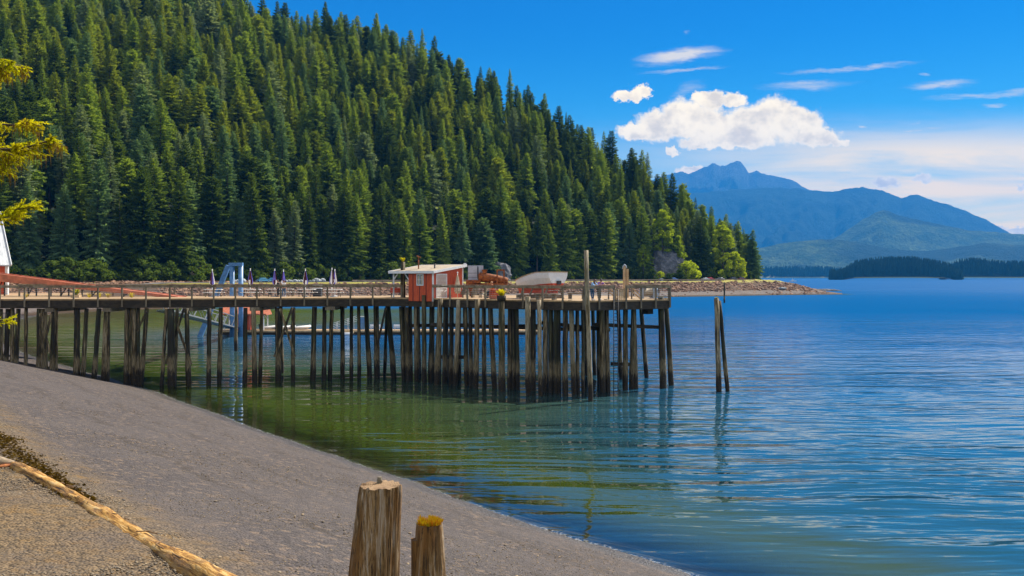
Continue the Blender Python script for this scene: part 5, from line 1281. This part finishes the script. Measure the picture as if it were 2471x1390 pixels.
# ------------------------------------------------------------------ people
def skin_obj(name, verts, edges, mat, parent, sub=2):
    me = bpy.data.meshes.new(name); bm = bmesh.new(); lay = bm.verts.layers.skin.verify(); vs = []
    for i, (p, r) in enumerate(verts):
        v = bm.verts.new(p); r = r if isinstance(r, tuple) else (r, r); v[lay].radius = r; v[lay].use_root = (i == 0); vs.append(v)
    for a, b in edges: bm.edges.new((vs[a], vs[b]))
    bm.to_mesh(me); bm.free(); me.materials.append(MT[mat])
    o = link(bpy.data.objects.new(name, me), parent)
    o.modifiers.new('skin', 'SKIN').use_smooth_shade = True; s_ = o.modifiers.new('subdivision', 'SUBSURF'); s_.levels = s_.render_levels = sub
    return o
def person(label, loc, rz, J, shirt, legs, hair, hairlen=.16, sleeve=.5, shoes='white_cloth', hem=None, scale=1.0):
    t = thing('person', label, 'person', loc, rz); t.scale = (scale,) * 3
    V = {k: Vector(v) for k, v in J.items()}
    vs = []; es = []
    def add(p, r): vs.append((tuple(p), r)); return len(vs) - 1
    pe = add(V['pelvis'], (.15, .105)); sp = add((V['pelvis'] + V['chest']) / 2, (.125, .095)); chs = add(V['chest'], (.15, .1)); nk = add(V['neck'], .052)
    hd = V['head'] - V['neck']; f = V.get('face', Vector((0, 1, 0))).normalized()
    jaw = add(V['neck'] + hd * .45 + f * .03, (.062, .068)); mid = add(V['head'] + f * .01, (.075, .09)); top = add(V['head'] + hd.normalized() * .085, (.055, .065))
    es += [(pe, sp), (sp, chs), (chs, nk), (nk, jaw), (jaw, mid), (mid, top)]
    no = add(V['head'] - hd.normalized() * .025 + f * .1, .014); es.append((mid, no))
    for s_ in 'lr':
        sh_ = add(V['sh' + s_], .058); el = add(V['el' + s_], .042); wr = add(V['wr' + s_], .028); es += [(chs, sh_), (sh_, el), (el, wr)]
        hdv = (V['wr' + s_] - V['el' + s_]).normalized(); hdv = V.get('hd' + s_, hdv).normalized(); sd = hdv.cross(Vector((0, 0, 1))); sd = sd.normalized() if sd.length > .1 else Vector((1, 0, 0)); dn = sd.cross(hdv)
        pa = add(V['wr' + s_] + hdv * .07, (.036, .018)); es.append((wr, pa))
        for j, (o_, ln) in enumerate(((-.03, .066), (-.01, .078), (.011, .072), (.031, .058))):
            b0 = add(V['wr' + s_] + hdv * .105 + sd * o_, .0095); b1 = add(V['wr' + s_] + hdv * (.105 + ln * .5) + sd * o_ * 1.1 + dn * .006, .0085); b2 = add(V['wr' + s_] + hdv * (.105 + ln * .9) + sd * o_ * 1.1 + dn * .026, .007); es += [(pa, b0), (b0, b1), (b1, b2)]
        sg = 1 if s_ == 'l' else -1
        t0 = add(V['wr' + s_] + hdv * .045 + sd * .042 * sg, .011); t1 = add(V['wr' + s_] + hdv * .085 + sd * .064 * sg + dn * .012, .009); es += [(pa, t0), (t0, t1)]
        hp = add(V['hip' + s_], .085); kn = add(V['kn' + s_], .056); an = add(V['an' + s_], .038); toe = add(V['toe' + s_], (.038, .028)); es += [(pe, hp), (hp, kn), (kn, an), (an, toe)]
    skin_obj('body', vs, es, 'skin', t)
    # clothes follow the body
    k = [(tuple(V['pelvis'] + (V['chest'] - V['pelvis']) * (-.1 if hem is None else hem)), (.165, .125)), (tuple((V['pelvis'] + V['chest']) / 2), (.15, .115)), (tuple(V['chest']), (.175, .12)), (tuple(V['chest'] + (V['neck'] - V['chest']) * .62), (.085, .075))]; e = [(0, 1), (1, 2), (2, 3)]
    for s_ in 'lr':
        i = len(k); k.append((tuple(V['sh' + s_]), .075)); k.append((tuple(V['sh' + s_] + (V['el' + s_] - V['sh' + s_]) * min(1, sleeve * 1.0)), .062)); e += [(2, i), (i, i + 1)]
        if sleeve > 1: k.append((tuple(V['el' + s_] + (V['wr' + s_] - V['el' + s_]) * (sleeve - 1)), .048)); e.append((i + 1, i + 2))
    skin_obj('shirt', k, e, shirt, t)
    k = [(tuple(V['pelvis'] + Vector((0, 0, .04))), (.165, .125))]; e = []
    for s_ in 'lr':
        i = len(k); k += [(tuple(V['hip' + s_]), .1), (tuple(V['kn' + s_]), .072), (tuple(V['an' + s_] + Vector((0, 0, .05))), .056)]; e += [(0, i), (i, i + 1), (i + 1, i + 2)]
    skin_obj('trousers', k, e, legs, t)
    for s_ in 'lr': MB().tube([V['an' + s_] - (V['toe' + s_] - V['an' + s_]) * .25 + Vector((0, 0, -.02)), V['an' + s_] * .4 + V['toe' + s_] * .6, V['toe' + s_] * 1.08 - V['an' + s_] * .08], [.05, .055, .035], 8).build('shoe', shoes, t)
    c = V['head'] - f * .022 + hd.normalized() * .03; b = MB(); b.ball(c, (.102, .105, .105), 12, 8)
    if hairlen > .1: b.tube([c - f * .02, c - f * .07 - Vector((0, 0, hairlen * .6)), c - f * .06 - Vector((0, 0, hairlen * 1.3))], [.1, .09, .03], 10)
    b.build('hair', hair, t)
    sdv = f.cross(Vector((0, 0, 1))).normalized(); b = MB()
    for sg in (-1, 1): b.ball(V['head'] + f * .088 + sdv * .032 * sg, .011, 6, 4)
    b.build('eyes', 'black', t); q = V['head'] - hd.normalized() * .07 + f * .086; MB().beam(q - sdv * .022, q + sdv * .022, .012, .01).build('mouth', 'red_paint', t)
    b = MB()
    for sg in (-1, 1): b.ball(V['head'] + sdv * .098 * sg, (.014, .024, .032), 6, 5)
    b.build('ears', 'skin', t)
    return t
STAND = dict(pelvis=(0, 0, .93), chest=(0, .02, 1.27), neck=(0, .02, 1.45), head=(0, .05, 1.58), shl=(-.18, 0, 1.39), shr=(.18, 0, 1.39), ell=(-.24, .02, 1.12), elr=(.24, .02, 1.12), wrl=(-.23, .14, .9), wrr=(.23, .14, .9),
             hipl=(-.09, 0, .88), hipr=(.09, 0, .88), knl=(-.1, .02, .48), knr=(.1, .02, .48), anl=(-.1, -.02, .08), anr=(.1, -.02, .08), toel=(-.12, .15, .035), toer=(.12, .15, .035))
LEAN = dict(STAND, pelvis=(0, -.14, .92), chest=(0, .03, 1.27), neck=(0, .12, 1.44), head=(0, .18, 1.57), shl=(-.18, .07, 1.39), shr=(.18, .07, 1.39), ell=(-.26, .3, 1.2), elr=(.26, .3, 1.2), wrl=(-.05, .44, 1.2), wrr=(.06, .46, 1.22), hipl=(-.09, -.13, .87), hipr=(.09, -.13, .87), knl=(-.1, -.06, .47), knr=(.11, -.1, .47), anl=(-.1, -.1, .08), anr=(.12, -.02, .08), toel=(-.12, .07, .035), toer=(.14, .15, .035))
def on_bc(px, inset_):
    q = (px - CX) / F; v = (Cq - Bq).normalized(); t_ = (q * Bq.y - Bq.x) / (v.x - q * v.y); c = Bq + v * t_; n = Vector((-v.y, v.x)) * inset_; return (c.x + n.x, c.y + n.y, DZ)
RZ = math.atan2(-.6, -.8)
person('woman in a light blue shirt and jeans leaning on the pier rail', on_bc(1441, .5), RZ + .15, LEAN, 'blue_cloth', 'jeans', 'hair_brown', .26, 1.4, 'white_cloth', -.3, 1.06)
person('woman in a purple top and dark trousers leaning with an arm stretched along the rail', on_bc(1457, .5), RZ - .1, dict(LEAN, ell=(-.4, .26, 1.2), wrl=(-.62, .42, 1.2), face=(-.5, .85, 0)), 'purple_cloth', 'black', 'hair_black', .06, .5, 'white_cloth', -.1, 1.08)
SIT = dict(STAND, pelvis=(0, 0, .55), chest=(0, .08, .9), neck=(0, .1, 1.08), head=(0, .14, 1.21), shl=(-.18, .08, 1.02), shr=(.18, .08, 1.02), ell=(-.25, .25, .8), elr=(.25, .25, .8), wrl=(-.14, .42, .68), wrr=(.14, .42, .68), hipl=(-.09, .03, .52), hipr=(.09, .03, .52), knl=(-.12, .45, .52), knr=(.12, .45, .52), anl=(-.12, .42, .1), anr=(.12, .42, .1), toel=(-.12, .58, .04), toer=(.12, .58, .04))
t = thing('stool', 'small wooden stool under the seated person in orange', 'stool', spot(1190, 93)); MB().tube([(0, 0, .38), (0, 0, .44)], .22, 12).build('seat', 'tan_wood', t)
for k in range(3): a = k * 2.1; MB().tube([(.12 * math.cos(a), .12 * math.sin(a), .4), (.2 * math.cos(a), .2 * math.sin(a), 0)], .025, 6).build('leg', 'tan_wood', t)
person('fair haired person in an orange top sitting before the rusty winch', spot(1190, 93), 1.9, SIT, 'orange_cloth', 'black', 'hair_fair', .06, .8, 'black', -.1, 1.18)
person('woman in a white sleeveless top standing among the umbrellas', (gx(685, 98.6), 98.6, DZ), -2.9, dict(STAND, elr=(.3, -.05, 1.14), wrr=(.2, .1, .98)), 'white_cloth', 'jeans', 'hair_brown', .12, .1, 'white_cloth', -.05, .98)
person('person in dark clothes standing beside the third umbrella', (gx(671, 98.9), 98.9, DZ), 2.2, STAND, 'black', 'black', 'hair_brown', .06, 1.8, 'black', -.1, 1.0)
for k, (px, Y) in enumerate(((1883, 561), (1891, 562.5))):
    x = gx(px, Y); person(('left one of two people in dark clothes sitting at the end of the point', 'right one of two people in dark clothes sitting at the end of the point')[k], (x, Y, zl(x, Y) + .75), 2.6 - k, SIT, 'black', 'jeans', 'hair_black', .06, 1.8, 'black', -.1)
o = bpy.data.objects.new('boulder', bme); link(o, None, (gx(1887, 561.6), 561.6, zl(gx(1887, 561.6), 561.6) + .2)); o.scale = (2.6, 1.3, .85); tag(o, 'flat grey boulder carrying two seated people on the point', 'boulder')

# ------------------------------------------------------------------ the near shore: stumps, logs, weed, pebbles, spruce
def stump(label, px, ytop, w0, wb, Y, seed, tilt):
    random.seed(seed); x = gx(px, Y); z1 = CH - (ytop - HY) / F * Y; z0 = zl(x, Y) - .4; H = z1 - z0
    t = thing('piling_stump', label, 'stump', (x, Y, z0)); r0 = w0 / F * Y / 2; r1 = wb / F * Y / 2
    b = MB(); n = 120; rows = 34; vs = []; fs_ = []
    hv = (CH - (1390 - HY) / F * Y) - z0
    for i in range(rows):
        q = i / (rows - 1); z = H * q; d = (H - z) / (H - hv); r = r0 + (r1 - r0) * min(d, 1.6)
        if i == rows - 1: r *= .97
        for k in range(n):
            a = 6.2832 * k / n; s_ = Vector((math.cos(a) * 2.2, math.sin(a) * 2.2, z * .35 + seed))
            f1 = mnoise.noise(s_) * .1 + mnoise.noise(s_ * 3.1) * .055 + mnoise.noise(Vector((math.cos(a) * 9, math.sin(a) * 9, z * .6 + seed))) * .03 - max(0, mnoise.noise(Vector((math.cos(a) * 6.5, math.sin(a) * 6.5, z * .22 + seed * 3))) - .28) * .22
            top_n = (mnoise.noise(Vector((a * 3, seed, 0))) * .03 + mnoise.noise(Vector((math.cos(a) * 4, math.sin(a) * 4, seed))) * .03 - .02 if i == rows - 1 else 0)
            vs.append((math.cos(a) * r * (1 + f1) - tilt * d, math.sin(a) * r * (1 + f1), z + top_n))
    for i in range(rows - 1):
        for k in range(n): fs_.append((i * n + k, i * n + (k + 1) % n, (i + 1) * n + (k + 1) % n, (i + 1) * n + k))
    b.add(vs, fs_, 0, True); b.build('trunk', 'stump', t)
    c = MB(); top = [vs[(rows - 1) * n + k] for k in range(n)]; inner = [(v[0] * .5, v[1] * .5, H - .012 + mnoise.noise(Vector((v[0] * 9, v[1] * 9, 1))) * .02) for v in top]
    c.add(top + inner + [(0, 0, H - .01)], [(k, (k + 1) % n, n + (k + 1) % n, n + k) for k in range(n)] + [(n + k, n + (k + 1) % n, 2 * n) for k in range(n)]); c.build('cut_top', 'cut_wood', t)
    return t, H, r0
t, H, r0 = stump('taller and thicker of the two cut wooden pilings in the foreground', 919, 1166, 103, 121, 9.8, 2, .07)
MB().ball((-.02, .05, H + .015), (.03, .03, .04), 7, 5, jit=.25, smooth=False).build('bark_chip', 'post_wood', t)
t, H, r0 = stump('shorter thin foreground piling with orange moss growing on its top', 1036, 1258, 61, 76, 9.6, 5, 0.0)
b = MB(); r = np.random.default_rng(3)
for i in range(1500):
    a = r.uniform(0, 6.28); q = 1.02 * r0 * math.sqrt(r.uniform(0, 1)); x, y = q * math.cos(a), q * math.sin(a); k_ = mnoise.noise(Vector((x * 14, y * 14, 3.3)))
    if k_ < -.22: continue
    h = (r.uniform(.008, .04) + max(0, k_) * .05) * (1.15 - (x - .0) / r0 * .55); s_ = .004
    dx, dy = r.uniform(-.025, .025, 2); b.add([(x - s_, y, H - .02), (x + s_, y, H - .02), (x + dx, y + dy, H + h)], [(0, 1, 2)], int(r.uniform() < .55))
MT['moss_orange'] = m_leaf('moss_orange', (.2, .065, .006), (.38, .16, .012), .3, 20); MT['moss_gold'] = m_leaf('moss_gold', (.26, .2, .008), (.45, .33, .012), .3, 20); b.build('moss', ['moss_gold', 'moss_orange'], t)
MB().box((-r0 - .015, -.02, H - .8), (.06, .13, 1.26), .2).build('split_slab', 'stump', t)
p0 = ground(24, 1120); p1 = ground(512, 1402); d = p1 - p0; Lg = d.length + 2.5
lg = thing('driftwood_log', 'long sunlit driftwood log lying on the upper beach at lower left', 'log', p0 + Vector((0, 0, -.03)), math.atan2(d.y, d.x)); b = MB(); n = 22; rows = 44; vs = []; fs_ = []
for i in range(rows):
    q = i / (rows - 1); r_l = .14 + .11 * q + (.02 * math.sin(q * 17))
    if i in (0, rows - 1): r_l *= .5
    wob = Vector((0, .05 * math.sin(q * 5.0), .03 * math.sin(q * 9) + (p1.z - p0.z) * q))
    for k in range(n): a = 6.2832 * k / n; f1 = 1 + .3 * mnoise.noise(Vector((q * 14, math.cos(a) * 1.6, math.sin(a) * 1.6))) + .16 * mnoise.noise(Vector((q * 30, math.cos(a) * 4, math.sin(a) * 4))); vs.append((q * Lg + wob.x, wob.y + math.cos(a) * r_l * f1, wob.z + math.sin(a) * r_l * f1))
for i in range(rows - 1):
    for k in range(n): fs_.append((i * n + k, i * n + (k + 1) % n, (i + 1) * n + (k + 1) % n, (i + 1) * n + k))
b.add(vs, fs_, 0, True); b.build('trunk', 'log', lg)
random.seed(5); b = MB()
for k in range(26):
    q = random.uniform(.1, .95); b.beam((q * Lg, .1 * math.sin(q * 5) + random.uniform(-.12, .12), (p1.z - p0.z) * q + .13 + .1 * q), ((q + .015) * Lg + random.uniform(0, .25), .1 * math.sin(q * 5) + random.uniform(-.15, .15), (p1.z - p0.z) * q + .15 + .105 * q), .012, .02)
b.build('bark_strip', 'cut_wood', lg)
p0 = ground(-90, 1132); p1 = ground(34, 1126); t = thing('driftwood_log', 'short bleached driftwood chunk at the left edge above the long log', 'log', (p0.x, p0.y, p0.z), math.atan2(p1.y - p0.y, p1.x - p0.x)); Lw = (p1 - p0).length
b = MB(); b.tube([(0, 0, .1), (Lw * .3, 0, .14), (Lw * .7, .02, .12), (Lw, .05, .03)], [.15, .17, .13, .05], 14, jit=.08); b.build('trunk', m_wood('bleached_wood', (.17, .12, .075), (.34, .26, .17), (1, 8, 8)), t); MB().tube([(0, -.1, .0), (Lw * .95, -.06, -.02)], [.06, .05], 8, jit=.1).build('bark_strip', 'rust', t)
# seaweed wrack along the tide line
MT['weed'] = m_leaf('wrack_weed', (.035, .02, .006), (.16, .1, .015), .25, 6)
b = MB(); r = np.random.default_rng(9)
line = [ground(px, py) for px, py in ((-60, 1040), (0, 1062), (60, 1112), (120, 1150), (175, 1192), (215, 1215), (290, 1262), (360, 1300))]
lx = [q.x for q in line]; ly = [q.y for q in line]
ww = [.8, .75, .65, .5, .4, .16, .07, .04]
for i in range(3000):
    k = min(len(line) - 2, int(r.uniform(0, 1) ** 1.35 * (len(line) - 1))); f_ = r.uniform(); w = ww[k] * (1 - f_) + ww[k + 1] * f_; x = lx[k] + (lx[k + 1] - lx[k]) * f_ + r.normal() * w * .42; y = ly[k] + (ly[k + 1] - ly[k]) * f_ + r.normal() * w * .42
    z = zl(x, y); s_ = r.uniform(.03, .085); a = r.uniform(0, 6.28); c, s2 = math.cos(a) * s_, math.sin(a) * s_; h = r.uniform(.0, .06)
    b.add([(x - c, y - s2, z + .012 + h * .4), (x + s2 * .35, y - c * .35, z + .02 + h), (x + c, y + s2, z + .012 + h * .5), (x - s2 * .35, y + c * .35, z + .02)], [(0, 1, 2, 3)])
for lv, cnt, wd in ((3.45, 900, .1), (2.35, 700, .12), (1.35, 500, .12)):
    for i in range(cnt):
        y = r.uniform(12, 60) ; xs_ = np.linspace(-45, 12, 300); zz_ = zland(xs_, np.full(300, y)); x = float(np.interp(-lv - .25 * math.sin(y * .5) - r.normal() * wd, -zz_, xs_)); z = zl(x, y); s_ = r.uniform(.015, .05); a = r.uniform(0, 6.28); c, s2 = math.cos(a) * s_, math.sin(a) * s_
        b.add([(x - c, y - s2, z + .01), (x + s2 * .3, y - c * .3, z + .03), (x + c, y + s2, z + .012), (x - s2 * .3, y + c * .3, z + .02)], [(0, 1, 2, 3)])
o = b.build('seaweed', 'weed'); kind(o, 'stuff', 'strip of brown seaweed left by the tide above the beach', 'seaweed')
pk = []
for k in range(4):
    b = MB(); random.seed(120 + k); b.ball((0, 0, .15), (1, .72, .42), 7, 5, jit=.16); pk.append(bpy.data.objects.new('pebble_kind_%d' % k, b.mesh('pebble', 'pebble')))
r = np.random.default_rng(12); n = 90000; Yv = r.uniform(9.5, 46, n); cpx = r.uniform(-80, 1500, n); x = (cpx - CX) / F * Yv; d = sdist(x, Yv); up = d > 18.2
ok = (d > .6) & ((r.uniform(0, 1, n) < np.where(up, .95, .22))); x, Yv, d, up = x[ok], Yv[ok], d[ok], up[ok]
kind(scatter('gravel', np.c_[x, Yv, zland(x, Yv)], r.uniform(0, 6.28, len(x)), np.where(up, r.uniform(.008, .034, len(x)), np.where(r.uniform(0, 1, len(x)) < .015, r.uniform(.03, .06, len(x)), r.uniform(.008, .026, len(x)))), r.integers(0, 4, len(x)), pk), 'stuff', 'loose pebbles scattered over the gravel beach', 'gravel')

# foreground spruce whose limbs reach into the picture at the left
MT['spruce_new'] = m_leaf('spruce_new_shoots', (.4, .43, .012), (.74, .66, .022), .45, 3)
MT['spruce_old'] = m_leaf('spruce_old_needles', (.22, .24, .012), (.5, .42, .02), .4, 3)
MT['lichen'] = m_leaf('hanging_lichen', (.1, .06, .02), (.22, .13, .05), .4, 5)
sp = thing('spruce_tree', 'near spruce at the left edge with yellow-green drooping boughs', 'tree', (gx(-420, 12), 12, zl(gx(-420, 12), 12) - .2))
Hs_ = 14.0; MB().tube([(0, 0, 0), (.05, 0, 4), (0, .05, 9), (0, 0, Hs_)], [.28, .22, .13, .03], 12).build('trunk', 'bark', sp)
org = sp.location.copy()
def bough(px1, py1, Yb, py0, seed, dens=1.0, hang=1.0, wid=1.0):
    r = np.random.default_rng(seed); e = at(px1, py1, Yb) - org; s0_ = Vector((0, 0, at(-420, py0, 12).z - org.z)); b = MB(); pts = []
    N = 22
    for i in range(N + 1):
        q = i / N; c = s0_ + (e - s0_) * q; c.z += -.18 * math.sin(q * math.pi) + .06 * math.sin(q * 9 + seed); pts.append(c)
    b.tube(pts, [.05 * (1 - i / N * .85) for i in range(N + 1)], 6, mi=2)
    d = (e - s0_).normalized(); side = d.cross(Vector((0, 0, 1))).normalized()
    def shoot(p, v, ln, rad, mi):
        v = v.normalized(); u = v.orthogonal().normalized(); w = v.cross(u)
        for k in range(int(24 * (ln / .12))):
            q = r.uniform(0, 1); a = r.uniform(0, 6.28); rr_ = rad * r.uniform(.75, 1.25) * (1 - .35 * q); o_ = u * math.cos(a) + w * math.sin(a); c = p + v * ln * q; t_ = c + o_ * rr_ + v * rad * .9; wv = v.cross(o_) * rad * .3
            b.add([c - wv, c + wv, t_], [(0, 1, 2)], mi)
    n = int(60 * dens)
    for j in range(n):
        q = 1 - r.uniform(0, 1) ** 1.3 * .8; i = q * N; c = pts[int(i)].lerp(pts[min(N, int(i) + 1)], i % 1)
        tl = (.12 + .4 * (1 - abs(q - .72)) * r.uniform(.4, 1)) * wid * (1.05 - .55 * q); sg = r.choice((-1, 1)); dirv = (d * r.uniform(.35, 1.0) + side * sg * r.uniform(.3, 1.0) + Vector((0, 0, r.uniform(-.35, .45)))).normalized()
        k = max(3, int(tl / .05)); pp = c.copy()
        for s_ in range(k):
            dirv = (dirv + Vector((0, 0, -.07 * hang))).normalized(); pn_ = pp + dirv * tl / k; b.tube([pp, pn_], [.008, .006], 4, mi=2, cap=False)
            shoot(pp, (dirv + Vector((r.uniform(-.5, .5), r.uniform(-.5, .5), -.35 * hang + .2))), r.uniform(.08, .14), .024, 0 if r.uniform() < .66 else 1)
            if r.uniform() < .75: shoot(pn_, Vector((r.uniform(-.6, .6), r.uniform(-.6, .6), -1.0 * hang + .2)), r.uniform(.06, .12), .021, 0 if r.uniform() < .5 else 1)
            pp = pn_
        if r.uniform() < .45 * hang:
            for _ in range(9): x_, y_ = r.uniform(-.05, .05, 2); l_ = r.uniform(.06, .2); b.add([pp + Vector((x_ - .004, y_, 0)), pp + Vector((x_ + .004, y_, 0)), pp + Vector((x_ * 1.2, y_, -l_))], [(0, 1, 2)], 3)
    b.build('bough', ['spruce_new', 'spruce_old', 'bark', 'lichen'], sp)
bough(30, 150, 11.6, 90, 1, 1.2, 1.0, 1.1); bough(5, 175, 11.9, 110, 11, .8, 1.2, 1.1)
bough(75, 285, 11.4, 255, 2, 1.2, .9, .9); bough(124, 330, 11.8, 335, 3, 1.5, .7, .9); bough(50, 355, 12.2, 345, 4, 1.6, 1.0, 1.2); bough(15, 385, 12.4, 390, 14, .8, 1.2, 1.1)
bough(72, 506, 12.0, 512, 5, 1.5, .25, .6); bough(40, 510, 12.2, 516, 15, 1.0, .25, .6); bough(14, 780, 12.0, 760, 6, .45, .4, .5)
for k in range(40):
    a = rr.uniform(1.9, 6.0); z = rr.uniform(3, 13.5); L = (14.5 - z) * .28; b = None
# boughs on the tree's far side, out of the picture
rb = random.Random(4)
def back_bough(a, z, L, seed):
    r = np.random.default_rng(seed); b = MB(); p0_ = Vector((0, 0, z)); dv_ = Vector((math.cos(a), math.sin(a), -.12)); b.tube([p0_, p0_ + dv_ * L * .5, p0_ + dv_ * L + Vector((0, 0, .1))], [.05, .03, .01], 6, mi=2)
    for i in range(130):
        q = r.uniform(.15, 1); c = p0_ + dv_ * L * q; o_ = Vector((r.uniform(-.5, .5), r.uniform(-.5, .5), r.uniform(-.3, .1))) * (1.1 - q); w = Vector((r.uniform(-.03, .03), r.uniform(-.03, .03), .03)); b.add([c + o_ - w, c + o_ + w, c + o_ * 1.4 + Vector((0, 0, -.12))], [(0, 1, 2)], int(r.uniform() < .4))
    b.build('bough', ['spruce_new', 'spruce_old', 'bark'], sp)
for k in range(34): back_bough(rb.uniform(1.4, 4.9), rb.uniform(3, 13.2), rb.uniform(1.2, 2.6), 300 + k)
